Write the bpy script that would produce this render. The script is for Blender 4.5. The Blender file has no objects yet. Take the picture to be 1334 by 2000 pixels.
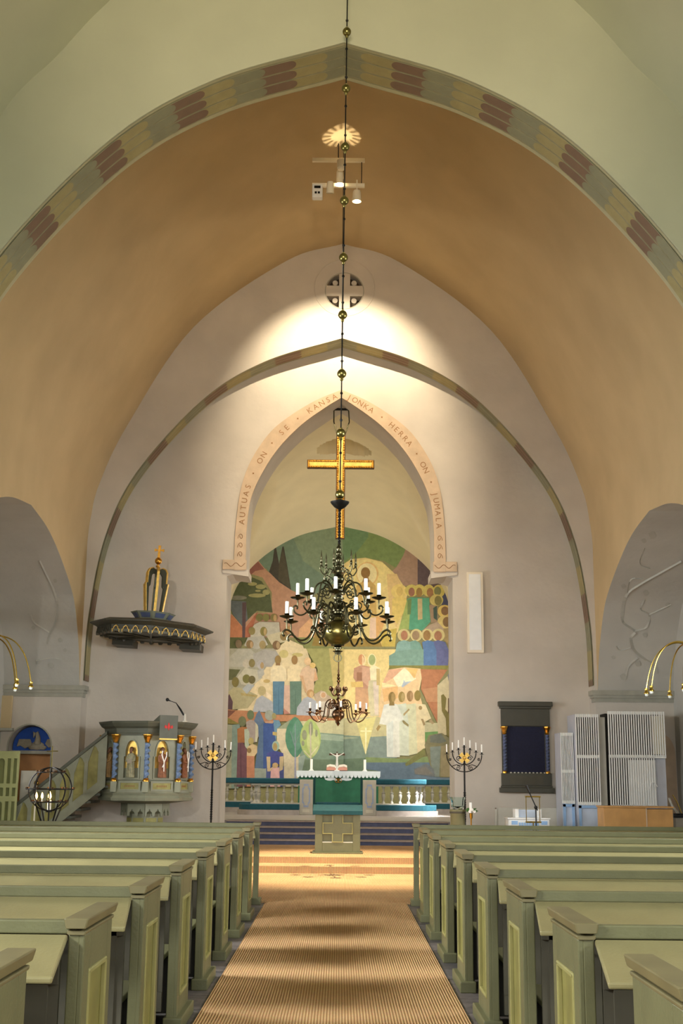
import bpy, math, random
from mathutils import Vector, Matrix
from mathutils.geometry import tessellate_polygon
random.seed(7)
SC = bpy.context.scene
COL = SC.collection
PI = math.pi
# ------------------------------------------------------------------ camera
F = 2383.0; PITCH = math.radians(12.33); ROLL = math.radians(0.55); EYE = 1.62; CX = 0.025
def make_camera():
    cd = bpy.data.cameras.new('camera'); co = bpy.data.objects.new('camera', cd); COL.objects.link(co)
    cd.sensor_fit = 'VERTICAL'; cd.sensor_height = 36.0; cd.lens = F / 2000 * 36.0
    cd.clip_start = 0.1; cd.clip_end = 200
    fwd = Vector((0, math.cos(PITCH), math.sin(PITCH))); up0 = Vector((0, -math.sin(PITCH), math.cos(PITCH))); r0 = Vector((1, 0, 0))
    c, s = math.cos(ROLL), math.sin(ROLL)
    r = r0 * c + up0 * s; u = up0 * c - r0 * s
    m = Matrix((r, u, -fwd)).transposed().to_4x4(); m.translation = Vector((CX, 0, EYE))
    co.matrix_world = m
    SC.camera = co
make_camera()
def at(px, py, Y):
    """world X, Z of a photograph point on the plane Y"""
    x = (px - 667) / F; y = -(py - 1000) / F
    c, s = math.cos(ROLL), math.sin(ROLL)
    x, y = c * x - s * y, s * x + c * y
    dy = math.cos(PITCH) - y * math.sin(PITCH); dz = math.sin(PITCH) + y * math.cos(PITCH)
    t = Y / dy
    return (CX + x * t, EYE + dz * t)
# ------------------------------------------------------------------ world, exposure, large lights
w = bpy.data.worlds.new('world'); SC.world = w; w.use_nodes = True
w.node_tree.nodes['Background'].inputs[0].default_value = (0.75, 0.85, 1.0, 1)
w.node_tree.nodes['Background'].inputs[1].default_value = 0.6
SC.view_settings.view_transform = 'Standard'; SC.view_settings.look = 'None'
SC.view_settings.gamma = 1.0; SC.view_settings.use_curve_mapping = False
SC.view_settings.exposure = 0.3
SC.cycles.use_denoising = True
SC.cycles.max_bounces = 6; SC.cycles.diffuse_bounces = 5
SC.cycles.sample_clamp_indirect = 6.0
SC.cycles.use_adaptive_sampling = True; SC.cycles.adaptive_threshold = 0.06
DAY = (0.93, 0.97, 1.0); WARM = (1.0, 0.84, 0.60); WARMW = (1.0, 0.84, 0.62)
def area(name, loc, direction, sx, sy, power, color):
    l = bpy.data.lights.new(name, 'AREA'); l.shape = 'RECTANGLE'; l.size = sx; l.size_y = sy; l.energy = power; l.color = color
    o = bpy.data.objects.new(name, l); COL.objects.link(o); o.location = loc
    o.rotation_euler = Vector(direction).to_track_quat('-Z', 'Z').to_euler(); return o
def spot(name, loc, target, power, color, angle, blend=0.6, size=0.06):
    l = bpy.data.lights.new(name, 'SPOT'); l.energy = power; l.color = color; l.spot_size = math.radians(angle); l.spot_blend = blend; l.shadow_soft_size = size
    o = bpy.data.objects.new(name, l); COL.objects.link(o); o.location = loc
    o.rotation_euler = (Vector(target) - Vector(loc)).to_track_quat('-Z', 'Y').to_euler(); return o
# daylight entering through the windows of the nave, the transept niches and the chancel
for sgn, wn, pw in ((-1, 'left', 420), (1, 'right', 190)):
    for k, yy in enumerate((2.2, 11.2)):
        n_ = area('daylight_nave_%s' % wn, (sgn * 5.45, yy, 3.7), (-sgn, 0.1, -0.35), 1.0, 2.4, pw, DAY); n_.data.spread = math.radians(140)
    n_ = area('daylight_niche_%s' % wn, (sgn * 6.95, 20.4, 3.0), (-sgn, 0.25, -0.1), 2.4, 2.4, 165, DAY); n_.data.spread = math.radians(100)
    area('daylight_chancel_%s' % wn, (sgn * 3.8, 33.6, 4.3), (-sgn, 0.12, -0.2), 2.2, 4.2, 230 if sgn > 0 else 140, (1.0, 0.98, 0.93))
b_ = area('daylight_chancel_beam', (3.75, 31.4, 4.6), (-1.45, 1.5, -3.7), 0.6, 0.9, 60, (1.0, 0.98, 0.95)); b_.data.spread = math.radians(22)
area('added_west_fill', (0, -5.5, 8.0), (0, 1, -0.35), 4.0, 5.0, 260, (1.0, 0.98, 0.92))  # unseen fill light added at the west end, no window is there
n_ = area('added_low_west_fill', (0, -5.6, 3.4), (0, 1, 0.02), 4.0, 2.6, 70, DAY); n_.data.spread = math.radians(60)  # low fill added to brighten the lower east walls, no door is there
# unseen spotlights behind the camera
spot('unseen_west_spot', (0.0, -4.5, 5.5), (0.0, 14.8, 11.8), 5200, WARMW, 30, 1.0, 0.25)  # spot added to brighten the wall above the near arch
spot('unseen_west_spot', (-3.4, -4.5, 6.5), (-1.5, 24.0, 2.2), 3000, (1.0, 0.95, 0.88), 30, 0.8, 0.12)
# ------------------------------------------------------------------ materials
def lin(c): 
    c = c / 255.0
    return c / 12.92 if c <= 0.04045 else ((c + 0.055) / 1.055) ** 2.4
def S(r, g, b): return (lin(r), lin(g), lin(b), 1.0)
MATS = {}
def mat(name, rgb, rough=0.6, metal=0.0, var=0.12, scale=6.0, bump=0.0, bscale=40.0, spec=0.4, emis=None, estr=0.0):
    m = bpy.data.materials.new(name); m.use_nodes = True; nt = m.node_tree; b = nt.nodes['Principled BSDF']
    col = S(*rgb)
    b.inputs['Roughness'].default_value = rough; b.inputs['Metallic'].default_value = metal
    b.inputs['Specular IOR Level'].default_value = spec
    tc = nt.nodes.new('ShaderNodeTexCoord')
    if var > 0:
        n = nt.nodes.new('ShaderNodeTexNoise'); n.inputs['Scale'].default_value = scale; n.inputs['Detail'].default_value = 5
        nt.links.new(tc.outputs['Object'], n.inputs['Vector'])
        r = nt.nodes.new('ShaderNodeValToRGB')
        r.color_ramp.elements[0].position = 0.3; r.color_ramp.elements[1].position = 0.7
        r.color_ramp.elements[0].color = tuple(max(0, x * (1 - var)) for x in col[:3]) + (1,)
        r.color_ramp.elements[1].color = tuple(min(1, x * (1 + var)) for x in col[:3]) + (1,)
        nt.links.new(n.outputs['Fac'], r.inputs['Fac']); nt.links.new(r.outputs['Color'], b.inputs['Base Color'])
    else:
        b.inputs['Base Color'].default_value = col
    if bump > 0:
        n2 = nt.nodes.new('ShaderNodeTexNoise'); n2.inputs['Scale'].default_value = bscale; n2.inputs['Detail'].default_value = 4
        nt.links.new(tc.outputs['Object'], n2.inputs['Vector'])
        bp = nt.nodes.new('ShaderNodeBump'); bp.inputs['Strength'].default_value = bump; bp.inputs['Distance'].default_value = 0.02
        nt.links.new(n2.outputs['Fac'], bp.inputs['Height']); nt.links.new(bp.outputs['Normal'], b.inputs['Normal'])
    if emis:
        b.inputs['Emission Color'].default_value = S(*emis); b.inputs['Emission Strength'].default_value = estr
    MATS[name] = m; return m
def vcol_mat(name, rough=0.85, var=0.22, scale=9.0):
    """paint whose pigment is stored per face, with a mottled brush grain"""
    m = bpy.data.materials.new(name); m.use_nodes = True; nt = m.node_tree; b = nt.nodes['Principled BSDF']
    b.inputs['Roughness'].default_value = rough; b.inputs['Specular IOR Level'].default_value = 0.2
    a = nt.nodes.new('ShaderNodeAttribute'); a.attribute_name = 'pigment'
    tc = nt.nodes.new('ShaderNodeTexCoord'); n = nt.nodes.new('ShaderNodeTexNoise'); n.inputs['Scale'].default_value = scale; n.inputs['Detail'].default_value = 8; n.inputs['Roughness'].default_value = 0.7
    nt.links.new(tc.outputs['Object'], n.inputs['Vector'])
    mr = nt.nodes.new('ShaderNodeMapRange'); mr.inputs[1].default_value = 0.25; mr.inputs[2].default_value = 0.75; mr.inputs[3].default_value = 1 - var; mr.inputs[4].default_value = 1 + var
    nt.links.new(n.outputs['Fac'], mr.inputs[0])
    mx = nt.nodes.new('ShaderNodeMix'); mx.data_type = 'RGBA'; mx.blend_type = 'MULTIPLY'; mx.inputs[0].default_value = 1.0
    nt.links.new(a.outputs['Color'], mx.inputs[6]); nt.links.new(mr.outputs[0], mx.inputs[7])
    nt.links.new(mx.outputs[2], b.inputs['Base Color'])
    MATS[name] = m; return m
mat('plaster', (206, 197, 184), 0.9, var=0.06, scale=1.3, bump=0.35, bscale=7, spec=0.15)
mat('plaster_grey', (188, 185, 176), 0.9, var=0.06, scale=1.3, bump=0.35, bscale=7, spec=0.15)
mat('plaster_vault', (200, 178, 138), 0.9, var=0.07, scale=0.9, bump=0.25, bscale=5, spec=0.15)
mat('plaster_nave', (198, 196, 168), 0.9, var=0.05, scale=0.8, bump=0.2, bscale=5, spec=0.15)
mat('plaster_cream', (228, 214, 178), 0.9, var=0.05, scale=1.2, bump=0.25, bscale=5, spec=0.15)
mat('trim_grey', (168, 165, 150), 0.8, var=0.08)
mat('band_pink', (202, 178, 150), 0.85, var=0.1, scale=5)
mat('letter_brown', (150, 110, 70), 0.8, var=0.1)
mat('dark_void', (60, 45, 32), 0.9, var=0.15)
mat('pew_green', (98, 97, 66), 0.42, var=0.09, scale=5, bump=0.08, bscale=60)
mat('pew_top_lit', (134, 126, 88), 0.3, var=0.09, scale=4, bump=0.06, bscale=60)  # pew paint lightened on the ledges, overhead light put into the colour
mat('pew_cap', (106, 98, 66), 0.42, var=0.12, scale=5)
mat('pew_panel', (122, 116, 60), 0.5, var=0.2, scale=7)
mat('pew_moulding', (140, 134, 80), 0.5, var=0.1)
mat('pew_dark', (78, 74, 60), 0.6, var=0.12)
mat('slate', (78, 74, 72), 0.55, var=0.3, scale=9, bump=0.2)
mat('slate_b', (96, 88, 84), 0.55, var=0.3, scale=9, bump=0.2)
mat('mortar', (52, 48, 46), 0.8, var=0.2)
mat('stone_blue', (74, 76, 98), 0.7, var=0.2, scale=10)
mat('stone_tread', (150, 132, 118), 0.45, var=0.15, scale=10)
mat('chancel_stone', (150, 142, 136), 0.35, var=0.15, scale=6)
mat('brass', (190, 160, 80), 0.22, 1.0, var=0.1)
mat('brass_old', (140, 128, 76), 0.28, 1.0, var=0.15)
mat('bronze', (82, 78, 58), 0.3, 1.0, var=0.2)
mat('bronze_red', (96, 72, 52), 0.35, 1.0, var=0.2)
mat('iron', (34, 32, 30), 0.45, 0.7, var=0.2)
mat('gold', (214, 158, 66), 0.3, 1.0, var=0.2, scale=14)
mat('gold_paint', (226, 186, 96), 0.4, 0.6, var=0.2, scale=14)
mat('wax', (250, 248, 240), 0.5, var=0.02)
mat('flame', (255, 220, 140), 0.5, var=0, emis=(255, 205, 110), estr=14)
mat('lamp_glow', (255, 240, 210), 0.5, var=0, emis=(255, 226, 170), estr=40)
mat('pulpit_green', (142, 144, 122), 0.45, var=0.1, scale=6)
mat('pulpit_dark', (88, 90, 76), 0.45, var=0.12)
mat('canopy_dark', (64, 62, 50), 0.5, var=0.12)
mat('pulpit_blue', (110, 132, 165), 0.4, var=0.15, scale=20)
mat('pulpit_olive', (150, 144, 82), 0.5, var=0.2, scale=9)
mat('blue_panel', (88, 98, 130), 0.5, var=0.15)
mat('statue_green', (146, 142, 112), 0.55, var=0.3, scale=18)
mat('statue_brown', (146, 96, 66), 0.55, var=0.3, scale=18)
mat('statue_ochre', (150, 116, 66), 0.55, var=0.3, scale=18)
mat('skin', (120, 84, 60), 0.6, var=0.1)
mat('white_paint', (240, 240, 236), 0.45, var=0.03)
mat('white_warm', (238, 230, 206), 0.5, var=0.03)
mat('grey_panel', (196, 192, 178), 0.6, var=0.04)
mat('sky_blue', (150, 186, 226), 0.5, var=0.05)
mat('pale_blue', (196, 208, 226), 0.5, var=0.05)
mat('organ_gap_shade', (34, 32, 26), 0.8, var=0.2)  # case darkened so the gaps between slats look shaded
mat('organ_side', (190, 192, 200), 0.6, var=0.04)
mat('oak', (196, 148, 88), 0.45, var=0.14, scale=4)
mat('navy', (24, 26, 52), 0.75, var=0.2, scale=30)
mat('board_green', (72, 70, 58), 0.5, var=0.1)
mat('teal', (16, 72, 86), 0.8, var=0.15, scale=12, bump=0.2, bscale=90)
mat('teal_dark', (14, 62, 66), 0.8, var=0.15, scale=12)
mat('altar_green', (42, 104, 78), 0.75, var=0.12, scale=5)
mat('rail_grey', (176, 172, 160), 0.4, var=0.08)
mat('rail_blue', (146, 162, 196), 0.5, var=0.06)
mat('lace', (226, 238, 244), 0.7, var=0.03)
mat('paper', (248, 240, 228), 0.7, var=0.02)
mat('page_edge', (224, 160, 140), 0.7, var=0.05)
mat('wood_dark', (92, 58, 36), 0.5, var=0.2)
mat('black', (18, 18, 18), 0.4, var=0)
mat('red', (200, 44, 34), 0.5, var=0.05)
mat('door_green', (176, 180, 124), 0.5, var=0.06)
mat('door_recess_shade', (140, 144, 92), 0.5, var=0.08)  # door green darkened to put shade into the recessed panels
mat('niche_orange', (205, 150, 100), 0.8, var=0.08)
mat('niche_blue', (44, 84, 170), 0.8, var=0.15)
mat('relief_stone', (150, 140, 122), 0.7, var=0.15, scale=14)
mat('font_green', (120, 118, 84), 0.6, var=0.12)
mat('leaf', (60, 100, 40), 0.5, var=0.2)
mat('petal', (250, 246, 240), 0.5, var=0.02)
mat('speaker_white', (238, 226, 202), 0.5, var=0.02)
vcol_mat('fresco', var=0.2, scale=7.0)
vcol_mat('arch_paint', var=0.12, scale=5.0)
vcol_mat('faint_paint', var=0.1, scale=5.0)
def glass_mat():
    m = bpy.data.materials.new('glass'); m.use_nodes = True; b = m.node_tree.nodes['Principled BSDF']
    b.inputs['Base Color'].default_value = S(240, 250, 246); b.inputs['Roughness'].default_value = 0.03
    b.inputs['Transmission Weight'].default_value = 1.0; b.inputs['IOR'].default_value = 1.15
    MATS['glass'] = m
glass_mat()
def carpet_mat():
    m = bpy.data.materials.new('carpet'); m.use_nodes = True; nt = m.node_tree; b = nt.nodes['Principled BSDF']
    b.inputs['Roughness'].default_value = 0.95; b.inputs['Specular IOR Level'].default_value = 0.05
    tc = nt.nodes.new('ShaderNodeTexCoord')
    wv = nt.nodes.new('ShaderNodeTexWave'); wv.wave_type = 'BANDS'; wv.bands_direction = 'X'; wv.inputs['Scale'].default_value = 15.0; wv.inputs['Distortion'].default_value = 0.0
    nt.links.new(tc.outputs['Object'], wv.inputs['Vector'])
    n = nt.nodes.new('ShaderNodeTexNoise'); n.inputs['Scale'].default_value = 60; n.inputs['Detail'].default_value = 3
    nt.links.new(tc.outputs['Object'], n.inputs['Vector'])
    n3 = nt.nodes.new('ShaderNodeTexNoise'); n3.inputs['Scale'].default_value = 1.2; n3.inputs['Detail'].default_value = 3
    nt.links.new(tc.outputs['Object'], n3.inputs['Vector'])
    r = nt.nodes.new('ShaderNodeValToRGB')
    r.color_ramp.elements[0].color = S(176, 132, 88); r.color_ramp.elements[1].color = S(224, 184, 134)
    r.color_ramp.elements[0].position = 0.15; r.color_ramp.elements[1].position = 0.6
    nt.links.new(wv.outputs['Fac'], r.inputs['Fac'])
    mx = nt.nodes.new('ShaderNodeMix'); mx.data_type = 'RGBA'; mx.blend_type = 'MULTIPLY'; mx.inputs[0].default_value = 0.45
    nt.links.new(r.outputs['Color'], mx.inputs[6]); nt.links.new(n.outputs['Color'], mx.inputs[7])
    mx2 = nt.nodes.new('ShaderNodeMix'); mx2.data_type = 'RGBA'; mx2.blend_type = 'OVERLAY'; mx2.inputs[0].default_value = 0.3
    nt.links.new(mx.outputs[2], mx2.inputs[6]); nt.links.new(n3.outputs['Fac'], mx2.inputs[7])
    nt.links.new(mx2.outputs[2], b.inputs['Base Color'])
    bp = nt.nodes.new('ShaderNodeBump'); bp.inputs['Strength'].default_value = 0.5; bp.inputs['Distance'].default_value = 0.01
    nt.links.new(wv.outputs['Fac'], bp.inputs['Height']); nt.links.new(bp.outputs['Normal'], b.inputs['Normal'])
    MATS['carpet'] = m
carpet_mat()
# ------------------------------------------------------------------ mesh helpers
class MB:
    def __init__(s): s.v = []; s.f = []; s.c = []; s.col = None
    def add(s, vs, fs):
        o = len(s.v); s.v += [tuple(p) for p in vs]; s.f += [tuple(i + o for i in f) for f in fs]; s.c += [s.col] * len(fs); return s
    def box(s, x0, x1, y0, y1, z0, z1):
        x0, x1 = min(x0, x1), max(x0, x1); y0, y1 = min(y0, y1), max(y0, y1); z0, z1 = min(z0, z1), max(z0, z1)
        return s.add([(x0, y0, z0), (x1, y0, z0), (x1, y1, z0), (x0, y1, z0), (x0, y0, z1), (x1, y0, z1), (x1, y1, z1), (x0, y1, z1)],
                     [(0, 3, 2, 1), (4, 5, 6, 7), (0, 1, 5, 4), (1, 2, 6, 5), (2, 3, 7, 6), (3, 0, 4, 7)])
    def extrude(s, outer, fn0, fn1, holes=()):
        """polygon in 2-D (with holes) between two placements fn(a, b) -> xyz"""
        loops = [outer] + list(holes)
        tris = tessellate_polygon([[Vector((p[0], p[1], 0)) for p in l] for l in loops])
        flat = [p for l in loops for p in l]; n = len(flat)
        vs = [fn0(*p) for p in flat] + [fn1(*p) for p in flat]
        fs = [tuple(t) for t in tris] + [tuple(i + n for i in reversed(t)) for t in tris]
        k = 0
        for l in loops:
            m = len(l)
            for i in range(m):
                j = (i + 1) % m
                fs.append((k + i, k + j, k + j + n, k + i + n))
            k += m
        return s.add(vs, fs)
    def plate(s, outer, y0, y1, holes=()):      # polygon in X, Z extruded along Y
        return s.extrude(outer, lambda a, b: (a, y0, b), lambda a, b: (a, y1, b), holes)
    def slab(s, outer, z0, z1, holes=()):       # polygon in X, Y extruded along Z
        return s.extrude(outer, lambda a, b: (a, b, z0), lambda a, b: (a, b, z1), holes)
    def side(s, outer, x0, x1, holes=()):       # polygon in Y, Z extruded along X
        return s.extrude(outer, lambda a, b: (x0, a, b), lambda a, b: (x1, a, b), holes)
    def lathe(s, prof, n=20, c=(0, 0, 0), a0=0.0, a1=2 * PI):
        full = abs(a1 - a0 - 2 * PI) < 1e-6; m = n if full else n + 1
        vs = []; fs = []
        for k in range(m):
            a = a0 + (a1 - a0) * k / n
            for r, z in prof: vs.append((c[0] + r * math.cos(a), c[1] + r * math.sin(a), c[2] + z))
        p = len(prof)
        for k in range(n):
            k2 = (k + 1) % m
            for i in range(p - 1): fs.append((k * p + i, k2 * p + i, k2 * p + i + 1, k * p + i + 1))
        s.add(vs, fs)
        if full:
            o = len(s.v) - len(vs)
            for i in (0, p - 1):
                if prof[i][0] > 1e-5: s.f.append(tuple(o + k * p + i for k in (range(n) if i else range(n - 1, -1, -1)))); s.c.append(s.col)
        return s
    def ball(s, c, r, n=14, m=8, sz=1.0):
        prof = [(max(r * math.sin(PI * i / m), 0.0), -r * sz * math.cos(PI * i / m)) for i in range(m + 1)]
        return s.lathe(prof, n, c)
    def tube(s, pts, r, n=8, closed=False):
        pts = [Vector(p) for p in pts]; N = len(pts)
        rad = r if isinstance(r, (list, tuple)) else [r] * N
        tang = []
        for i in range(N):
            a = pts[(i - 1) % N] if (closed or i > 0) else pts[i]; b = pts[(i + 1) % N] if (closed or i < N - 1) else pts[i]
            t = (b - a); tang.append(t.normalized() if t.length > 1e-9 else Vector((0, 0, 1)))
        ref = Vector((0, 0, 1)) if abs(tang[0].z) < 0.9 else Vector((1, 0, 0))
        nrm = (ref - tang[0] * ref.dot(tang[0])).normalized(); vs = []; fs = []
        for i in range(N):
            nrm = nrm - tang[i] * nrm.dot(tang[i])
            nrm = nrm.normalized() if nrm.length > 1e-6 else tang[i].orthogonal().normalized()
            bi = tang[i].cross(nrm)
            for k in range(n):
                a = 2 * PI * k / n
                vs.append(pts[i] + (nrm * math.cos(a) + bi * math.sin(a)) * rad[i])
        for i in range(N if closed else N - 1):
            j = (i + 1) % N
            for k in range(n):
                k2 = (k + 1) % n
                fs.append((i * n + k, i * n + k2, j * n + k2, j * n + k))
        if not closed: fs += [tuple(range(n - 1, -1, -1)), tuple((N - 1) * n + k for k in range(n))]
        return s.add(vs, fs)
    def xf(s, m):
        s.v = [tuple(m @ Vector(p)) for p in s.v]; return s
    def build(s, name, material, parent=None, smooth=False, bevel=0.0, loc=None, rotz=0.0):
        me = bpy.data.meshes.new(name); me.from_pydata(s.v, [], s.f); me.update()
        if any(c is not None for c in s.c):
            at_ = me.attributes.new('pigment', 'FLOAT_COLOR', 'FACE')
            buf = []
            for c in s.c: buf += list(c if c is not None else (0.5, 0.5, 0.5, 1))
            at_.data.foreach_set('color', buf)
        import bmesh
        bm = bmesh.new(); bm.from_mesh(me)
        if not any(c is not None for c in s.c): bmesh.ops.recalc_face_normals(bm, faces=bm.faces)
        bm.to_mesh(me); bm.free()
        mm = MATS[material] if isinstance(material, str) else material
        me.materials.append(mm)
        if smooth:
            me.polygons.foreach_set('use_smooth', [True] * len(me.polygons)); 
            if hasattr(me, 'set_sharp_from_angle'): me.set_sharp_from_angle(angle=math.radians(45))
        o = bpy.data.objects.new(name, me); COL.objects.link(o)
        if parent is not None: o.parent = parent
        if loc is not None: o.location = loc
        o.rotation_euler.z = rotz
        if bevel > 0:
            b = o.modifiers.new('bevel', 'BEVEL'); b.width = bevel; b.segments = 2; b.limit_method = 'ANGLE'; b.angle_limit = math.radians(50)
        return o
def tag(o, label=None, cat=None, group=None, kind=None):
    if label: o['label'] = label
    if cat: o['category'] = cat
    if group: o['group'] = group
    if kind: o['kind'] = kind
    return o
def thing(name, loc, label, cat, group=None, rotz=0.0):
    o = bpy.data.objects.new(name, None); o.empty_display_size = 0.1; COL.objects.link(o); o.location = loc; o.rotation_euler.z = rotz
    return tag(o, label, cat, group)
def structure(o, label=None): o['kind'] = 'structure'; 
def shell(o, th):
    top = max(o.data.polygons, key=lambda p_: p_.center.z)
    s_ = o.modifiers.new('solid', 'SOLIDIFY'); s_.thickness = th; s_.offset = 1.0 if top.normal.z > 0 else -1.0; s_.use_rim = False
def copy_tree(o, parent=None):
    c = o.copy(); COL.objects.link(c)
    if parent is not None: c.parent = parent
    for ch in [x for x in bpy.data.objects if x.parent is o]: copy_tree(ch, c)
    return c
def smoothcurve(pts, n=6):
    """Catmull-Rom through points"""
    out = []; P = [Vector((p[0], p[1], 0)) if len(p) == 2 else Vector(p) for p in pts]
    P = [P[0] * 2 - P[1]] + P + [P[-1] * 2 - P[-2]]
    for i in range(1, len(P) - 2):
        for k in range(n):
            t = k / n; a, b, c, d = P[i - 1], P[i], P[i + 1], P[i + 2]
            out.append(0.5 * ((2 * b) + (c - a) * t + (2 * a - 5 * b + 4 * c - d) * t * t + (3 * b - a - 3 * c + d) * t ** 3))
    out.append(P[-2])
    return [tuple(p)[:len(pts[0])] for p in out]
def mirror_arch(half):
    """half: from springing at +X up to the apex at X = 0 -> full list right to left"""
    return half + [(-x, z) for x, z in reversed(half[:-1])]
# ================================================================== the building
EW = 26.1; CW = 26.7; CB = 27.9; APSE = 37.0; NA0 = 14.76; NA1 = 15.66
Z1 = 0.115; Z2 = 0.223; ZC = 0.69
RIB = smoothcurve([(5.45, 0.0), (5.45, 1.8), (5.44, 3.5), (5.39, 5.05), (5.12, 6.75), (4.5, 8.19), (3.1, 9.87), (1.73, 10.775), (0.0, 11.35)], 14)
VAULT = smoothcurve([(5.5, 6.42), (5.497, 6.7), (5.455, 7.15), (5.31, 7.9), (4.75, 9.26), (3.36, 11.58), (1.3, 13.2), (0.0, 13.64)], 8)
NVAULT = smoothcurve([(5.6, 6.5), (5.45, 8.0), (4.57, 10.2), (3.87, 11.1), (3.19, 11.96), (1.6, 13.6), (0.0, 14.6)], 8)
# floor
fl = MB().box(-7.4, 7.4, -6, 26.7, -0.3, 0).build('floor', 'mortar'); structure(fl)
# stone slabs of the aisle, beside the runner
for sgn in (-1, 1):
    y = 3.0; k = 0
    while y < 16.8:
        d = 0.42 + 0.22 * random.random()
        y1 = min(y + d, 16.82)
        x0 = 0.86; x1 = 1.22 + 0.1 * random.random()
        b = MB().box(sgn * x0, sgn * x1, y + 0.006, y1 - 0.006, -0.02, 0.006 + 0.003 * random.random()).build('stone_slab', random.choice(('slate', 'slate_b')), fl)
        b2 = MB().box(sgn * (x1 + 0.01), sgn * (x1 + 0.75), y + 0.006, y1 - 0.006, -0.02, 0.006).build('stone_slab', random.choice(('slate', 'slate_b')), fl)
        y = y1
# platform steps in front of the chancel arch
st = MB().box(-5.4, 5.4, 21.87, CW, 0, Z1).build('platform_step', 'slate'); structure(st)
st = MB().box(-5.4, 5.4, 22.67, CW, Z1, Z2).build('platform_step', 'slate'); structure(st)
# chancel steps: dark riser, worn tread
ch = bpy.data.objects.new('chancel_stairs', None); COL.objects.link(ch); structure(ch); 
ys = [26.72, 27.3, 27.8, 28.25]; zs = [Z2 + (ZC - Z2) * k / 4 for k in range(5)]
ys = [26.9, 27.35, 27.8, 28.25]
for k in range(4):
    hw = 2.49
    MB().box(-hw, hw, ys[k], CB if k < 2 else 28.3, zs[k] if k else Z2, zs[k + 1] - 0.03).build('riser', 'stone_blue', ch)
    ye = ys[k + 1] + 0.02 if k < 3 else 28.5
    MB().box(-hw, hw, ys[k] - 0.025, ye, zs[k + 1] - 0.03, zs[k + 1]).build('tread', 'stone_tread', ch, bevel=0.006)
cf = MB().box(-3.9, 3.9, 28.3, APSE, 0.3, ZC).build('floor_chancel', 'chancel_stone'); structure(cf)
o = MB().box(-2.49, 2.49, CW, 26.95, 0, Z2).build('platform_step', 'stone_tread'); structure(o)
# runner and front carpet
rn = MB()
rn.box(-0.93, 0.93, -1.0, 16.86, 0.012, 0.022)
o = rn.build('aisle_carpet', 'carpet'); tag(o, 'long ribbed beige carpet runner along the aisle between the pews', 'carpet')
fc = MB()
prof = [(16.87, 0.004), (21.85, 0.004), (21.85, Z1 + .004), (22.65, Z1 + .004), (22.65, Z2 + .004), (26.66, Z2 + .004)]
top = [(y, z + 0.02) for y, z in prof]; top[1] = (21.83, 0.024); top[2] = (21.83, Z1 + .024); top[3] = (22.63, Z1 + .024); top[4] = (22.63, Z2 + .024); top[0] = (16.87, 0.024)
fc.side(top + list(reversed(prof)), -2.6, 2.6)
o = fc.build('front_carpet', 'carpet'); tag(o, 'wide ribbed carpet covering the two low steps before the lectern', 'carpet')
# painted arch soffits -------------------------------------------------
def arclen(curve):
    L = [0.0]
    for a, b in zip(curve, curve[1:]): L.append(L[-1] + math.hypot(b[0] - a[0], b[1] - a[1]))
    return L
def on_curve(curve, L, s):
    s = max(0, min(L[-1], s))
    for i in range(len(L) - 1):
        if s <= L[i + 1]:
            t = (s - L[i]) / max(1e-9, L[i + 1] - L[i]); a, b = curve[i], curve[i + 1]
            tx, tz = b[0] - a[0], b[1] - a[1]; n = math.hypot(tx, tz)
            return (a[0] + tx * t, a[1] + tz * t, tx / n, tz / n)
def soffit_paint(parent, y0, y1, zmin, pitch, off=0.004):
    """stadium-shaped painted tiles in three rows on the underside of an arch"""
    mb = MB(); L = arclen(RIB); tot = L[-1]
    cols = [S(150, 148, 122), S(172, 160, 116), S(136, 112, 94)]
    edge = S(190, 184, 150); base = S(168, 164, 132)
    for sg in (1, -1):
        def P(s, y, o):
            x, z, tx, tz = on_curve(RIB, L, s)
            nx, nz = -tz, tx        # towards the inside of the arch
            if nx > 0: nx, nz = -nx, -nz
            if nx == 0: nz = -1
            return (sg * (x + nx * o), y, z + nz * o)
        s0 = next(l for l, p in zip(L, RIB) if p[1] >= zmin)
        n = 150
        for i in range(n):
            a = s0 + (tot - s0) * i / n; b = s0 + (tot - s0) * (i + 1) / n
            mb.col = base; mb.add([P(a, y0, off), P(b, y0, off), P(b, y1, off), P(a, y1, off)], [(0, 1, 2, 3)])
            for ya, yb in ((y0, y0 + 0.05 * (y1 - y0)), (y1 - 0.09 * (y1 - y0), y1)):
                mb.col = edge; mb.add([P(a, ya, off + .002), P(b, ya, off + .002), P(b, yb, off + .002), P(a, yb, off + .002)], [(0, 1, 2, 3)])
        w = (y1 - y0) * 0.82; rw = w / 3; ys0 = y0 + 0.07 * (y1 - y0)
        k = 0; s = tot
        while s > s0:
            ln = pitch * (0.55 if k == 0 else 1.0)
            e = max(s - ln - rw * .45, s0)
            for row in range(3):
                yc = ys0 + rw * (row + 0.5); h = rw * 0.43
                for lay, grow, cc in ((0.004, 1.12, edge), (0.006, 1.0, None)):
                    c = cols[k % 3] if cc is None else cc
                    hh = h * grow; pts = []
                    head = s if k == 0 else s - hh
                    for q in range(9):
                        a = -PI / 2 + PI * q / 8
                        pts.append((head + (hh * math.cos(a) if k else 0), yc + hh * math.sin(a)))
                    m = 7; lay = lay + .0008 * k
                    # body as short strips so it follows the curve
                    mb.col = c
                    for q in range(m):
                        sa = head + (e - head) * q / m; sb = head + (e - head) * (q + 1) / m
                        mb.add([P(sa, yc - hh, off + lay), P(sa, yc + hh, off + lay), P(sb, yc + hh, off + lay), P(sb, yc - hh, off + lay)], [(0, 1, 2, 3)])
                    if k: mb.add([P(a, b, off + lay) for a, b in pts], [tuple(range(len(pts)))])
            s -= ln; k += 1
    return mb.build('painted_band', 'arch_paint', parent)
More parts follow.
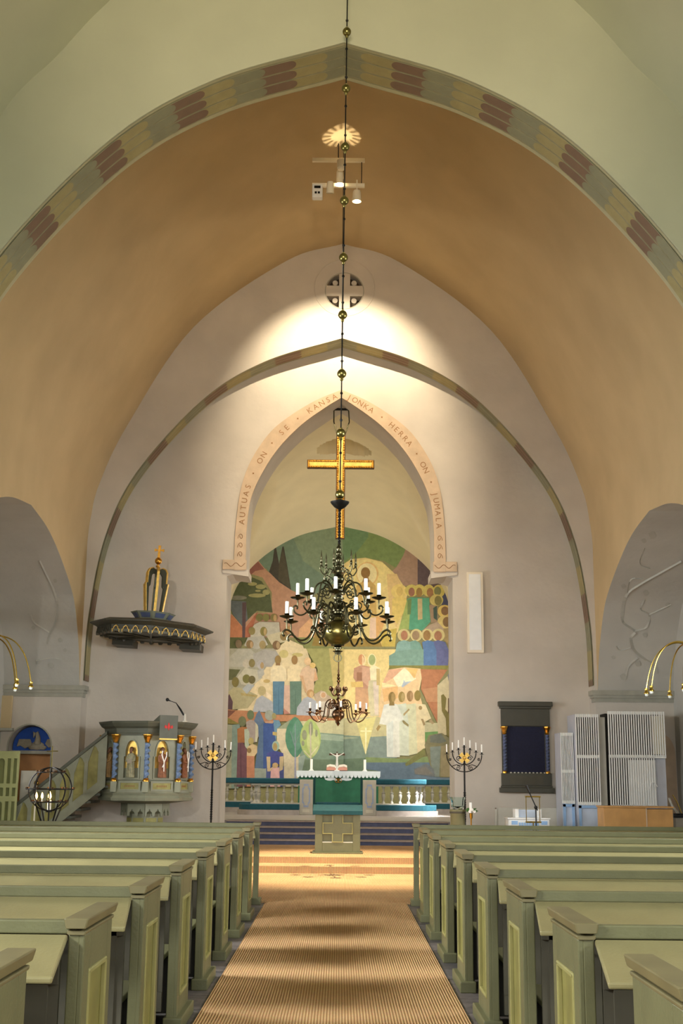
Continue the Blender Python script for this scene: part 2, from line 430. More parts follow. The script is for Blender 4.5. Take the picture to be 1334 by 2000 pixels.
# near transverse arch wall
arch = mirror_arch(RIB)
wall_poly = [(7.4, 0.0), (7.4, 16.5), (-7.4, 16.5), (-7.4, 0.0)] + [(x, z) for x, z in reversed(arch)]
na = MB().plate(wall_poly, NA0, NA1).build('wall_nave_arch', 'plaster_nave'); structure(na)
soffit_paint(na, NA0 + 0.02, NA1 - 0.02, 2.5, 0.44)
# east wall with the wide recess
def circ(cx, cz, r, n=40, a0=0.0): return [(cx + r * math.cos(a0 + 2 * PI * k / n), cz + r * math.sin(a0 + 2 * PI * k / n)) for k in range(n)]
ox, oz = at(673, 568, EW); orr = 0.425
quads = []
for qx in (1, -1):
    for qz in (1, -1):
        g = 0.125; pts = []
        a_lo = math.asin(g / orr); a_hi = PI / 2 - a_lo
        for k in range(9):
            a = a_lo + (a_hi - a_lo) * k / 8; pts.append((ox + qx * orr * math.cos(a), oz + qz * orr * math.sin(a)))
        pts.append((ox + qx * g, oz + qz * g)); quads.append(pts)
DL = at(13, 1500, EW)[0]; DR = at(97, 1500, EW)[0]; DT = at(55, 1416, EW)[1]
def arch_pts(cx, w, z0, zs, n=16):
    return [(cx - w, z0)] + [(cx + w * math.cos(PI - PI * k / n), zs + w * math.sin(PI - PI * k / n)) for k in range(n + 1)] + [(cx + w, z0)]
door_hole = arch_pts((DL + DR) / 2, (DR - DL) / 2, Z2, DT - (DR - DL) / 2)
we = MB().plate(wall_poly, EW, CW + .02, quads + [door_hole]).build('wall_east', 'plaster'); structure(we)
soffit_paint(we, EW + 0.01, CW - 0.01, 3.55, 0.62)
oc = bpy.data.objects.new('rose_opening', None); COL.objects.link(oc); oc.parent = we
MB().plate(circ(ox, oz, orr + .02), EW + 0.28, EW + 0.32).build('dark_backing', 'dark_void', oc)
for q in range(4):
    sx = 1 if q < 2 else -1; sz = 1 if q % 2 else -1
    MB().plate(circ(ox + sx * 0.215, oz + sz * 0.215, 0.062, 16), EW + 0.06, EW + 0.3).build('round_boss', 'plaster', oc)
ring = MB().tube([(ox + 0.69 * math.cos(a), EW - 0.002, oz + 0.08 + 0.69 * math.sin(a)) for a in [2 * PI * k / 60 for k in range(60)]], 0.012, 6, True).build('ring_moulding', 'plaster', oc)
ring = MB().tube([(ox + (orr + .012) * math.cos(a), EW - 0.0, oz + (orr + .012) * math.sin(a)) for a in [2 * PI * k / 60 for k in range(60)]], 0.01, 6, True).build('ring_moulding', 'trim_grey', oc)
# recessed wall with the chancel arch
C_IN = smoothcurve([(2.09, 6.1), (2.09, 6.6), (2.085, 7.08), (2.01, 7.73), (1.77, 8.33), (1.40, 8.93), (0.89, 9.48), (0.34, 9.9), (0, 10.12)], 6)
C_OUT = smoothcurve([(2.345, 6.1), (2.345, 6.6), (2.33, 7.1), (2.25, 7.9), (2.05, 8.57), (1.66, 9.22), (1.24, 9.62), (0.62, 10.03), (0, 10.31)], 6)
ZIMP = 6.1
cin = mirror_arch(C_IN)
cpoly = [(5.6, 0), (5.6, 11.7), (-5.6, 11.7), (-5.6, 0), (-2.5, 0), (-2.5, ZIMP - .12)] + [(x, z) for x, z in reversed(cin)] + [(2.5, ZIMP - .12), (2.5, 0)]
wc = MB().plate(cpoly, CW, CB).build('wall_chancel_arch', 'plaster'); structure(wc)
# corbels under the arch feet
for sg in (1, -1):
    cb = MB()
    cb.plate([(sg * 2.02, ZIMP - .13), (sg * 2.02, ZIMP + .02), (sg * 2.6, ZIMP + .02), (sg * 2.6, ZIMP - .05)], CW - 0.03, CB - 0.3)
    cb.build('corbel', 'plaster', wc)
    # ear of the painted band
    MB().box(sg * 2.34, sg * 2.6, CW - 0.055, CW + .02, ZIMP + 0.02, ZIMP + 0.24).build('band_ear', 'band_pink', wc, bevel=0.01)
    MB().box(sg * 2.07, sg * 2.34, CW - 0.055, CW + .02, ZIMP + 0.02, ZIMP + 0.24).build('band_foot', 'band_pink', wc)
# raised band round the arch
cout = mirror_arch(C_OUT)
n = min(len(C_IN), len(C_OUT))
bn = MB()
full_in = cin; full_out = cout
for i in range(len(full_in) - 1):
    a, b = full_in[i], full_in[i + 1]; c, d = full_out[i + 1], full_out[i]
    if min(a[1], b[1]) < ZIMP - 0.01: continue
    y0 = CW - 0.045; y1 = CW + .01
    bn.add([(a[0], y0, a[1]), (b[0], y0, b[1]), (c[0], y0, c[1]), (d[0], y0, d[1]), (a[0], y1, a[1]), (b[0], y1, b[1]), (c[0], y1, c[1]), (d[0], y1, d[1])],
           [(0, 1, 2, 3), (3, 2, 6, 7), (0, 4, 5, 1)])
band = bn.build('lettered_band', 'band_pink', wc)
def text_mesh(mb, ch_, fn, size):
    cu = bpy.data.curves.new('t', 'FONT'); cu.body = ch_; cu.size = size; cu.align_x = 'CENTER'; cu.resolution_u = 3; cu.extrude = 0.0
    ob = bpy.data.objects.new('t', cu); COL.objects.link(ob)
    dg = bpy.context.evaluated_depsgraph_get(); me = bpy.data.meshes.new_from_object(ob.evaluated_get(dg))
    mb.add([fn(v.co.x, v.co.y) for v in me.vertices], [tuple(p.vertices) for p in me.polygons])
    wdt = max((v.co.x for v in me.vertices), default=0) - min((v.co.x for v in me.vertices), default=0)
    bpy.data.objects.remove(ob); bpy.data.curves.remove(cu); bpy.data.meshes.remove(me)
    return wdt
mid = [((a[0] + b[0]) / 2, (a[1] + b[1]) / 2) for a, b in zip(C_IN, C_OUT)]
Lm = arclen(mid)
lt = MB()
def put_text(txt, s_start, s_end, side):
    n = len(txt)
    for i, chh in enumerate(txt):
        s = s_start + (s_end - s_start) * i / (n - 1)
        if chh == ' ': continue
        ss = s if side < 0 else Lm[-1] - s
        x, z, tx, tz = on_curve(mid, Lm, ss)
        if side < 0: px, pz, dx, dz = -x, z, -tx, tz
        else: px, pz, dx, dz = x, z, -tx, -tz
        ux, uz = -dz, dx
        if chh == '*':
            lt.plate([(px + 0.03 * math.cos(2 * PI * q / 8 ) * (1 if q % 2 else .45), pz + 0.03 * math.sin(2 * PI * q / 8) * (1 if q % 2 else .45)) for q in range(8)], CW - .05, CW - .046)
            continue
        text_mesh(lt, chh, lambda a, b: (px + dx * a + ux * (b - 0.062), CW - 0.049, pz + dz * a + uz * (b - 0.062)), 0.18)
put_text('AUTUAS * ON * SE * KANSA', 1.1, Lm[-1] - 0.18, -1)
put_text('JONKA * HERRA * ON * JUMALA', 0.2, Lm[-1] - 1.05, 1)
lt.build('lettering', 'letter_brown', band)
orn = MB()
for sg in (-1, 1):
    for z0 in (6.42, 6.62, 6.82):
        pts = [(sg * (2.215 + 0.06 * math.cos(a) * (1 - a / 9)), CW - 0.048, z0 + 0.1 * math.sin(a) * (1 - a / 9) + a * .012) for a in [0.4 * k for k in range(16)]]
        orn.tube(pts, 0.006, 4)
    orn.tube([(sg * x, CW - .058, 6.23 + .04 * math.sin(x * 28)) for x in [2.1 + .02 * k for k in range(24)]], 0.006, 4)
orn.build('vine_ornament', 'letter_brown', band)
# crossing vault

def vault_grid(full, y0, y1, ny=12):
    vs = []; fs = []; m = len(full)
    for j in range(ny + 1):
        y = y0 + (y1 - y0) * j / ny
        vs += [(x, y, z) for x, z in full]
    for j in range(ny):
        for i in range(m - 1): fs.append((j * m + i, j * m + i + 1, (j + 1) * m + i + 1, (j + 1) * m + i))
    return MB().add(vs, fs)
full = mirror_arch(VAULT); vt = vault_grid(full, NA1 - .02, EW + .02)
o = vt.build('ceiling_crossing', 'plaster_vault', smooth=True); structure(o)
shell(o, 0.3)
# nave vault and walls near the camera
fulln = mirror_arch(NVAULT); vt = vault_grid(fulln, -6, NA0 + .02)
o = vt.build('ceiling_nave', 'plaster_nave', smooth=True); structure(o)
for sg, nm in ((-1, 'left'), (1, 'right')):
    o = MB().side([(-6, 0), (NA0, 0), (NA0, 6.7), (-6, 6.7)], sg * 5.6, sg * 7.4).build('wall_nave_%s' % nm, 'plaster_nave'); structure(o)
    # side wall of the crossing with its deep arch
    half = [(4.9, 3.49), (4.6, 4.3), (4.06, 5.04), (3.5, 5.42), (2.3, 5.9), (1.26, 6.18), (0.0, 6.33)]
    arcp = smoothcurve(half, 5); yc = 21.2
    a_r = [(yc + u, z) for u, z in arcp]; a_l = [(yc - u, z) for u, z in reversed(arcp[:-1])]
    poly = [(NA1, 0), (16.3, 0)] + [p for p in reversed(a_l)][:0] + [(p[0], p[1]) for p in reversed(a_l)] + [(p[0], p[1]) for p in reversed(a_r)] + [(EW, 6.42), (NA1, 6.42)]
    wl = MB().side(poly, sg * 5.5, sg * 7.1).build('wall_side_%s' % nm, 'plaster_grey'); structure(wl)
    wl.data.materials.append(MATS['plaster_vault'])
    for p in wl.data.polygons:
        if abs(p.normal.x) > .9 and abs(abs(p.center.x) - 5.5) < .01: p.material_index = 1
    bw = MB().side([(NA1, 0), (EW, 0), (EW, 7.2), (NA1, 7.2)], sg * 7.1, sg * 7.4).build('wall_niche_%s' % nm, 'plaster_grey'); structure(bw)
    # cornice on the east jamb, returning round the nose of the pier
    cn = bpy.data.objects.new('trim_%d' % (1 if sg < 0 else 2), None); COL.objects.link(cn); structure(cn)
    for (z0, z1, d) in ((3.40, 3.50, 0.09), (3.34, 3.40, 0.06), (3.26, 3.34, 0.03)):
        MB().slab([(sg * 7.1, EW), (sg * 7.1, EW - d), (sg * (5.45 - d), EW - d), (sg * (5.45 - d), EW + 0.30), (sg * 5.45, EW + 0.30), (sg * 5.45, EW)], z0, z1).build('moulding', 'trim_grey', cn)
    # faint painted branches on the soffit jamb
    br = MB(); br.col = S(150, 148, 138)
    def J(px, py):
        x, z = at(px, py, EW - 0.004); return (x, EW - 0.004, z)
    # window in the niche and in the nave
    for (yy, zz, ww, hh, xw) in ((20.4, 3.0, 2.4, 2.4, 7.08), (2.2, 3.7, 1.0, 2.4, 5.58), (11.2, 3.7, 1.0, 2.4, 5.58)):
        wi = bpy.data.objects.new('window_%d' % (len([q for q in bpy.data.objects if q.name.startswith('window_')]) + 1), None); COL.objects.link(wi); structure(wi)
        fr = MB()
        for k in (-1, 1):
            fr.box(sg * xw, sg * (xw - .06), yy + k * ww / 2 - .06, yy + k * ww / 2 + .06, zz - hh / 2, zz + hh / 2)
            fr.box(sg * xw, sg * (xw - .06), yy - ww / 2, yy + ww / 2, zz + k * hh / 2 - .06, zz + k * hh / 2 + .06)
        fr.box(sg * xw, sg * (xw - .04), yy - .03, yy + .03, zz - hh / 2, zz + hh / 2)
        fr.build('window_frame', 'trim_grey', wi)
o = MB().plate([(-7.4, 0), (7.4, 0), (7.4, 16), (-7.4, 16)], -6.3, -6.0).build('wall_west', 'plaster_nave'); structure(o)
# ------------------------------------------------ chancel
M_ARCH = smoothcurve([(3.9, 4.8), (3.7, 5.8), (3.39, 6.7), (3.06, 7.5), (2.3, 8.33), (1.25, 8.95), (0.0, 9.26)], 8)
def zE(x):
    x = abs(x)
    for a, b in zip(M_ARCH, M_ARCH[1:]):
        if b[0] <= x <= a[0]: return a[1] + (b[1] - a[1]) * (a[0] - x) / max(1e-9, a[0] - b[0])
    return 4.8
def chvault(x, y):
    t = (y - 32.45) / 4.55
    rise = 1.05 * (max(0.0, 1 - t * t) if t > 0 else 1.0)
    s = 4.8 + 4.75 * (max(0.0, 1 - abs(t) ** 2.3)) ** 0.55 if t > -.999 else 4.8
    z = max(zE(x) + rise * (1 - (abs(x) / 3.9) ** 2), min(s, 10.2))
    if math.hypot(x - 0.07, (y - 31.4)) < 0.7: z += 0.4
    return z
NX, NY = 96, 112; vs = []; fs = []
for j in range(NY + 1):
    y = CB + (APSE - CB) * j / NY
    for i in range(NX + 1):
        x = -3.9 + 7.8 * i / NX; vs.append((x, y, chvault(x, y)))
for j in range(NY):
    for i in range(NX):
        a = j * (NX + 1) + i; fs.append((a, a + 1, a + NX + 2, a + NX + 1))
o = MB().add(vs, fs).build('ceiling_chancel', 'plaster_cream', smooth=True); structure(o)
shell(o, 0.2)
for sg, nm in ((-1, 'left'), (1, 'right')):
    o = MB().box(sg * 3.9, sg * 4.2, CB, APSE, 0.3, 10.2).build('wall_chancel_%s' % nm, 'plaster_cream'); structure(o)
o = MB().box(-4.2, 4.2, APSE, APSE + 0.3, 0.3, 11).build('wall_apse', 'plaster_cream'); structure(o)
# ------------------------------------------------ the mural (flat painting on the apse wall)
mu = MB(); LAY = [0]
CR = {'A': (430, 1020), 'B': (660, 1020), 'C': (430, 1270), 'D': (660, 1270)}
def mp(c, pts, rgb, k=1.0):
    LAY[0] += 1; y = APSE - 0.004 - 0.00025 * LAY[0]
    ox_, oy_ = CR[c]; P2 = [at(ox_ + p[0] / 5.558, oy_ + p[1] / 5.558, y) for p in pts]
    tris = tessellate_polygon([[Vector((a, b, 0)) for a, b in P2]])
    g = sum(rgb) / 3; rgb = [min(255, (c * .88 + g * .12) * .93 + f_ * .07) for c, f_ in zip(rgb, (226, 212, 182))]
    mu.col = S(*rgb); mu.add([(a, y, b) for a, b in P2], [tuple(t) for t in tris])
def me_(c, cx, cy, rx, ry, rgb, point=0.0):
    pts = []
    for q in range(18):
        a = 2 * PI * q / 18
        r = 1.0
        pts.append((cx + rx * math.sin(a) * (1 - point * abs(math.cos(a)) ** 3), cy - ry * math.cos(a)))
    mp(c, pts, rgb)
y = APSE - 0.003; mu.col = S(150, 146, 104)
base = [(x, z) for x, z in mirror_arch(M_ARCH)] + [(-3.9, ZC), (3.9, ZC)]
base = [(max(-3.88, min(3.88, x)), z) for x, z in base]
tr = tessellate_polygon([[Vector((a, b, 0)) for a, b in base]])
mu.add([(a, y, b) for a, b in base], [tuple(t) for t in tr])
# sky, hills
mp('A', [(250, 560), (330, 430), (600, 230), (900, 80), (1340, 0), (1340, 600), (1000, 800), (780, 740), (600, 640), (500, 500)], (112, 138, 116))
mp('A', [(780, 140), (900, 80), (1340, 0), (1340, 500), (1180, 620), (900, 420)], (128, 150, 118))
mp('B', [(40, 0), (400, 60), (790, 240), (640, 500), (500, 420), (300, 385), (60, 450)], (122, 148, 86))
mp('B', [(40, 0), (330, 60), (330, 160), (200, 330), (60, 430)], (104, 140, 96))
mp('B', [(750, 245), (885, 320), (865, 690), (700, 690), (560, 560), (640, 480), (710, 360)], (172, 138, 116))
mp('B', [(865, 320), (1050, 440), (1290, 800), (1290, 960), (1140, 830), (1000, 700), (865, 680)], (98, 82, 88))
mp('B', [(1110, 760), (1290, 780), (1290, 1250), (1140, 1000)], (78, 82, 118))
mp('A', [(330, 470), (400, 400), (500, 520), (780, 740), (870, 790), (1100, 900), (1180, 1250), (70, 1250), (80, 1000), (560, 980), (560, 760), (460, 600), (330, 560)], (192, 142, 112))
mp('A', [(860, 1160), (1000, 1020), (1100, 1000), (1060, 1250), (850, 1250)], (226, 170, 120))
mp('A', [(300, 460), (385, 395), (480, 510), (380, 530), (300, 600)], (150, 92, 82))
mp('A', [(590, 265), (605, 265), (640, 450), (675, 265), (690, 262), (730, 480), (770, 735), (640, 650), (530, 540), (570, 420)], (70, 66, 58))
mp('A', [(640, 450), (680, 300), (730, 500), (760, 720), (630, 620)], (82, 78, 62))
mp('A', [(215, 590), (330, 590), (450, 640), (540, 770), (570, 980), (400, 960), (300, 1060), (240, 1130), (130, 1000), (80, 850), (90, 760)], (84, 94, 62))
for e in ((290, 605, 55, 18), (350, 670, 50, 20), (440, 700, 55, 26), (400, 795, 95, 22), (410, 745, 30, 12), (500, 760, 40, 30)): me_('A', *e, (164, 160, 102))
me_('A', 190, 820, 100, 24, (128, 128, 112))
mp('A', [(80, 845), (280, 860), (300, 1060), (240, 1130), (140, 1000)], (96, 106, 112))
mp('A', [(240, 870), (285, 870), (270, 1250), (240, 1250)], (92, 72, 76))
mp('A', [(60, 1000), (130, 1010), (240, 1140), (240, 1250), (60, 1250)], (196, 122, 84))
mp('A', [(272, 1150), (410, 965), (320, 1250), (272, 1250)], (186, 108, 78))
mp('A', [(50, 1250), (340, 1250), (150, 1400), (50, 1560)], (88, 94, 56))
mp('A', [(800, 1250), (1010, 1255), (1340, 1255), (1340, 1570), (1000, 1570), (900, 1340), (830, 1340)], (140, 146, 84))
# gold centre
mp('B', [(40, 470), (140, 400), (300, 385), (480, 430), (640, 580), (760, 760), (660, 1180), (600, 1250), (480, 1350), (0, 1350), (0, 700)], (238, 212, 134))
me_('B', 320, 590, 260, 190, (244, 222, 140))
mp('B', [(530, 560), (640, 560), (720, 760), (640, 1150), (560, 1000)], (232, 196, 128))
me_('B', 320, 560, 122, 130, (240, 196, 120)); me_('B', 315, 562, 108, 118, (250, 234, 170))
mp('B', [(200, 690), (290, 625), (345, 625), (410, 690), (420, 1030), (190, 1030)], (216, 176, 96))
me_('B', 300, 548, 50, 60, (150, 110, 56)); mp('B', [(280, 590), (330, 590), (340, 650), (265, 650)], (160, 118, 62))
mp('B', [(350, 1040), (412, 1030), (415, 1265), (340, 1255)], (240, 204, 172))
mp('B', [(415, 1020), (530, 1010), (480, 1170), (415, 1265)], (234, 176, 104))
mp('B', [(0, 1262), (450, 1262), (480, 1350), (0, 1350)], (164, 134, 62))
mp('B', [(450, 1190), (640, 1150), (620, 1350), (480, 1350)], (210, 184, 82))
mp('A', [(1040, 1180), (1140, 1250), (1340, 1262), (1340, 1347), (995, 1342)], (158, 130, 62))
# haloed figures
me_('B', 665, 750, 88, 78, (244, 214, 120)); mp('B', [(590, 830), (670, 800), (745, 825), (745, 930), (640, 1110), (585, 1000)], (236, 206, 110)); me_('B', 670, 750, 36, 50, (226, 192, 104))
for e in ((800, 742, 72, 66), (885, 738, 62, 64), (985, 742, 62, 66), (1095, 748, 66, 70)): me_('B', *e, (216, 198, 100))
mp('B', [(690, 1060), (750, 840), (790, 830), (790, 1160), (655, 1180)], (164, 186, 100))
mp('B', [(750, 835), (800, 815), (870, 818), (990, 822), (1005, 1080), (920, 1175), (770, 1165), (780, 1000)], (86, 168, 132))
mp('B', [(865, 828), (915, 828), (918, 1050), (868, 1062)], (198, 178, 126))
mp('B', [(755, 840), (800, 830), (790, 1000), (755, 1000)], (110, 140, 82))
me_('B', 800, 757, 34, 48, (160, 106, 82)); me_('B', 882, 762, 34, 52, (164, 128, 68)); me_('B', 1000, 762, 36, 50, (170, 120, 76)); me_('B', 1082, 748, 38, 48, (128, 132, 84))
mp('B', [(990, 900), (1080, 880), (1090, 1085), (1010, 1095)], (164, 138, 110))
mp('B', [(1035, 930), (1075, 905), (1080, 1070), (1040, 1040)], (70, 92, 82))
me_('B', 1070, 845, 74, 62, (210, 192, 108)); me_('B', 1088, 850, 40, 52, (134, 126, 72))
me_('B', 1158, 965, 76, 68, (234, 202, 108)); me_('B', 1162, 962, 42, 48, (142, 106, 72))
mp('B', [(1120, 1120), (1240, 1110), (1240, 1310), (1200, 1335), (1140, 1260)], (170, 146, 98))
me_('B', 1160, 1082, 80, 72, (224, 200, 122)); me_('B', 1182, 1082, 44, 55, (142, 110, 72))
mp('B', [(915, 1175), (1000, 1110), (1080, 1080), (1145, 1150), (1145, 1240), (915, 1240)], (186, 162, 136))
for e in ((715, 1225, 70, 68), (850, 1225, 66, 68), (970, 1225, 66, 68), (1090, 1225, 70, 70)): me_('B', *e, (218, 202, 136)); 
for e in ((715, 1228, 50, 52), (850, 1228, 48, 52), (968, 1228, 48, 52), (1090, 1228, 50, 54)): me_('B', *e, (206, 190, 126))
for e, c in (((720, 1228, 37, 52), (182, 122, 90)), ((845, 1228, 40, 50), (160, 132, 98)), ((966, 1228, 40, 56), (164, 124, 72)), ((1087, 1232, 42, 52), (172, 118, 86))): me_('B', *e, c)
mp('B', [(640, 1320), (660, 1295), (720, 1280), (790, 1300), (802, 1570), (530, 1570), (570, 1460), (615, 1440)], (132, 174, 166))
mp('B', [(560, 1470), (640, 1450), (660, 1570), (530, 1570)], (110, 148, 160))
mp('B', [(785, 1295), (840, 1280), (890, 1310), (925, 1400), (932, 1570), (800, 1570)], (118, 164, 150))
mp('B', [(915, 1300), (975, 1280), (1040, 1295), (1070, 1400), (1072, 1570), (932, 1570), (925, 1380)], (86, 124, 178))
mp('B', [(1035, 1295), (1090, 1280), (1165, 1300), (1208, 1400), (1195, 1570), (1072, 1570), (1070, 1400)], (96, 106, 160))
mp('B', [(1205, 1420), (1260, 1420), (1260, 1570), (1195, 1570)], (164, 142, 66))
# ------ lower right
mp('D', [(0, -10), (630, -10), (540, 230), (480, 480), (430, 730), (-20, 760), (-20, -10)], (242, 216, 140))
mp('D', [(0, 0), (40, 280), (90, 560), (70, 760), (-60, 760), (-60, 0)], (224, 190, 116))
mp('D', [(555, 60), (640, 10), (800, -10), (932, -10), (932, 168), (555, 168)], (124, 164, 150))
mp('D', [(930, -10), (1072, -10), (1072, 168), (930, 168)], (86, 124, 178)); mp('D', [(1070, -10), (1205, -10), (1195, 168), (1070, 168)], (98, 104, 156))
mp('D', [(555, 165), (1205, 165), (1185, 208), (560, 202)], (138, 134, 66))
mp('D', [(480, 370), (550, 210), (720, 185), (900, 200), (910, 310), (880, 440), (930, 640), (440, 800), (430, 720)], (242, 204, 150))
mp('D', [(480, 360), (560, 210), (600, 205), (700, 200), (600, 300), (520, 350)], (232, 176, 138))
mp('D', [(600, 300), (720, 190), (800, 260), (850, 310), (720, 380), (650, 400)], (250, 240, 200))
mp('D', [(740, 190), (870, 200), (830, 310)], (244, 196, 116)); mp('D', [(480, 350), (660, 390), (480, 400)], (252, 232, 170))
mp('D', [(480, 420), (650, 390), (650, 520), (500, 560)], (238, 186, 120))
mp('D', [(690, 390), (710, 350), (715, 320), (730, 345), (800, 335), (750, 370), (700, 405)], (176, 190, 204))
mp('D', [(895, 205), (1190, 210), (1080, 370), (1080, 790), (900, 420), (912, 310)], (186, 120, 82))
mp('D', [(920, 420), (1080, 400), (1080, 560), (960, 560)], (198, 140, 98))
mp('D', [(1080, 380), (1260, 220), (1260, 920), (1080, 920)], (202, 188, 148)); mp('D', [(1195, 520), (1260, 520), (1260, 700), (1195, 690)], (96, 72, 52))
mp('D', [(1190, 270), (1260, 180), (1260, 330), (1200, 330)], (120, 122, 130))
# couple
me_('D', 262, 110, 44, 70, (250, 230, 170)); me_('D', 370, 110, 48, 74, (250, 236, 176))
mp('D', [(175, 195), (255, 160), (345, 180), (355, 380), (320, 425), (190, 420), (190, 330), (168, 300)], (204, 150, 120)); mp('D', [(262, 180), (345, 185), (350, 370), (330, 400), (262, 330)], (220, 170, 140))
mp('D', [(205, 240), (262, 240), (262, 330), (205, 330)], (170, 118, 88))
mp('D', [(190, 400), (330, 420), (330, 610), (270, 700), (190, 600)], (214, 164, 122)); mp('D', [(138, 345), (270, 338), (275, 402), (150, 400)], (238, 200, 112))
me_('D', 255, 102, 34, 58, (222, 152, 100)); mp('D', [(262, 50), (285, 90), (280, 150), (262, 155)], (250, 214, 160))
mp('D', [(345, 195), (395, 160), (462, 200), (445, 340), (355, 340)], (246, 234, 188)); mp('D', [(335, 330), (445, 320), (445, 715), (350, 715), (325, 430)], (214, 204, 162)); mp('D', [(380, 340), (440, 340), (440, 700), (400, 700)], (226, 208, 190))
me_('D', 370, 105, 36, 58, (170, 184, 116)); mp('D', [(418, 200), (455, 200), (455, 380), (420, 380)], (214, 186, 120))
# hills and light shaft
mp('D', [(-60, 745), (430, 720), (640, 800), (640, 935), (370, 940), (-60, 920)], (202, 194, 144))
mp('D', [(-60, 915), (370, 940), (640, 925), (640, 1170), (300, 1185), (-60, 1200)], (124, 148, 132)); mp('D', [(-60, 930), (230, 950), (-60, 980)], (164, 176, 146))
mp('D', [(320, 950), (640, 925), (640, 1170), (330, 1180)], (132, 152, 146))
mp('D', [(195, 760), (412, 725), (300, 1135)], (226, 216, 138)); mp('D', [(245, 870), (365, 870), (365, 886), (245, 886)], (250, 242, 184)); mp('D', [(294, 840), (313, 840), (308, 1120), (296, 1120)], (250, 244, 190))
mp('D', [(-60, 1185), (300, 1170), (1260, 1200), (1260, 1460), (-60, 1460)], (104, 130, 106))
mp('D', [(300, 1160), (740, 1180), (1010, 1150), (1010, 1222), (305, 1222)], (132, 156, 100))
mp('D', [(300, 1218), (1010, 1218), (1260, 1290), (1260, 1450), (440, 1450), (440, 1310), (300, 1290)], (100, 124, 146))
mp('D', [(940, 885), (1085, 878), (1085, 930), (1000, 930), (950, 1000)], (106, 156, 88)); mp('D', [(930, 780), (1080, 790), (1085, 880), (940, 890)], (196, 190, 150))
# white-robed four
mp('D', [(640, 590), (740, 575), (775, 780), (775, 1148), (665, 1140), (660, 790)], (208, 216, 196))
mp('D', [(740, 590), (850, 575), (865, 900), (865, 1120), (770, 1142), (770, 800)], (216, 216, 176))
mp('D', [(845, 580), (950, 588), (1012, 740), (942, 780), (948, 1060), (862, 1115)], (230, 212, 166))
mp('D', [(500, 592), (580, 575), (640, 585), (712, 742), (665, 785), (672, 1162), (532, 1157), (525, 812), (448, 800)], (224, 226, 216)); mp('D', [(540, 800), (600, 760), (600, 1150), (540, 1150)], (212, 220, 214))
for e, c in (((587, 512, 37, 60), (142, 116, 62)), ((693, 506, 35, 58), (160, 136, 72)), ((783, 498, 34, 58), (154, 120, 76)), ((865, 492, 35, 58), (148, 128, 64))): me_('D', *e, c)
for e, c in (((600, 512, 20, 50), (178, 148, 88)), ((705, 510, 18, 46), (190, 164, 104)), ((798, 500, 16, 46), (180, 142, 98))): me_('D', *e, c)
mp('D', [(565, 560), (608, 560), (615, 600), (555, 600)], (150, 124, 68)); mp('D', [(415, 850), (440, 812), (468, 828), (432, 882)], (164, 138, 84)); mp('D', [(695, 765), (715, 760), (768, 808), (765, 832), (712, 795)], (150, 136, 88))
mp('D', [(900, 745), (925, 745), (950, 805), (930, 820)], (166, 140, 96)); mp('D', [(710, 690), (770, 632), (780, 645), (715, 715)], (176, 152, 104)); me_('D', 895, 625, 20, 22, (166, 140, 92)); mp('D', [(985, 770), (1010, 745), (1045, 790), (1025, 805)], (176, 150, 110))
# olive figures at the right edge
mp('D', [(1120, 490), (1145, 476), (1178, 520), (1165, 640), (1250, 740), (1250, 960), (1180, 930), (1172, 740), (1130, 660)], (122, 112, 60))
mp('D', [(985, 920), (1130, 898), (1215, 960), (1250, 1060), (1250, 1380), (1110, 1380), (1080, 1340), (1000, 1250), (940, 1030)], (130, 126, 92)); mp('D', [(1000, 930), (1120, 905), (1180, 990), (1110, 1010), (1000, 1000)], (110, 116, 106))
mp('D', [(728, 1232), (930, 1065), (948, 1080), (945, 1140), (795, 1236), (740, 1258)], (126, 128, 74))
mp('D', [(1000, 1050), (1118, 1040), (1108, 1170), (1100, 1375), (1058, 1375), (1008, 1230)], (124, 138, 132)); mp('D', [(1120, 1040), (1240, 1020), (1240, 1370), (1115, 1370)], (150, 138, 104))
mp('D', [(825, 1290), (960, 1228), (1040, 1290), (1055, 1375), (835, 1345)], (112, 120, 126)); mp('D', [(830, 1300), (950, 1260), (1040, 1350), (840, 1345)], (124, 122, 118))
# ------ left crowd
mp('C', [(40, -20), (660, -20), (560, 180), (300, 430), (190, 640), (40, 640)], (164, 160, 138))
mp('C', [(640, -20), (940, -20), (1000, 200), (1060, 660), (180, 660), (420, 300)], (226, 204, 158))
mp('C', [(930, -20), (1340, -20), (1340, 520), (1200, 540), (1010, 460), (1060, 210)], (168, 166, 98)); mp('C', [(1180, -20), (1340, -20), (1340, 500), (1230, 420)], (206, 186, 112))
mp('C', [(40, 200), (220, 210), (150, 320), (40, 330)], (96, 98, 62))
mp('A', [(370, 1110), (430, 1080), (640, 1085), (650, 1210), (330, 1260), (330, 1180)], (188, 182, 162)); mp('A', [(300, 1250), (470, 1230), (520, 1330), (400, 1380), (260, 1340)], (176, 172, 158))
mp('A', [(500, 1230), (690, 1180), (740, 1290), (560, 1330)], (198, 186, 150)); mp('A', [(80, 1480), (200, 1370), (330, 1380), (420, 1450), (430, 1570), (60, 1570)], (176, 172, 156))
mp('A', [(360, 1430), (480, 1380), (620, 1400), (650, 1480), (560, 1570), (360, 1570)], (168, 164, 156)); mp('A', [(600, 1380), (740, 1270), (900, 1340), (960, 1570), (560, 1570), (640, 1450)], (226, 206, 160))
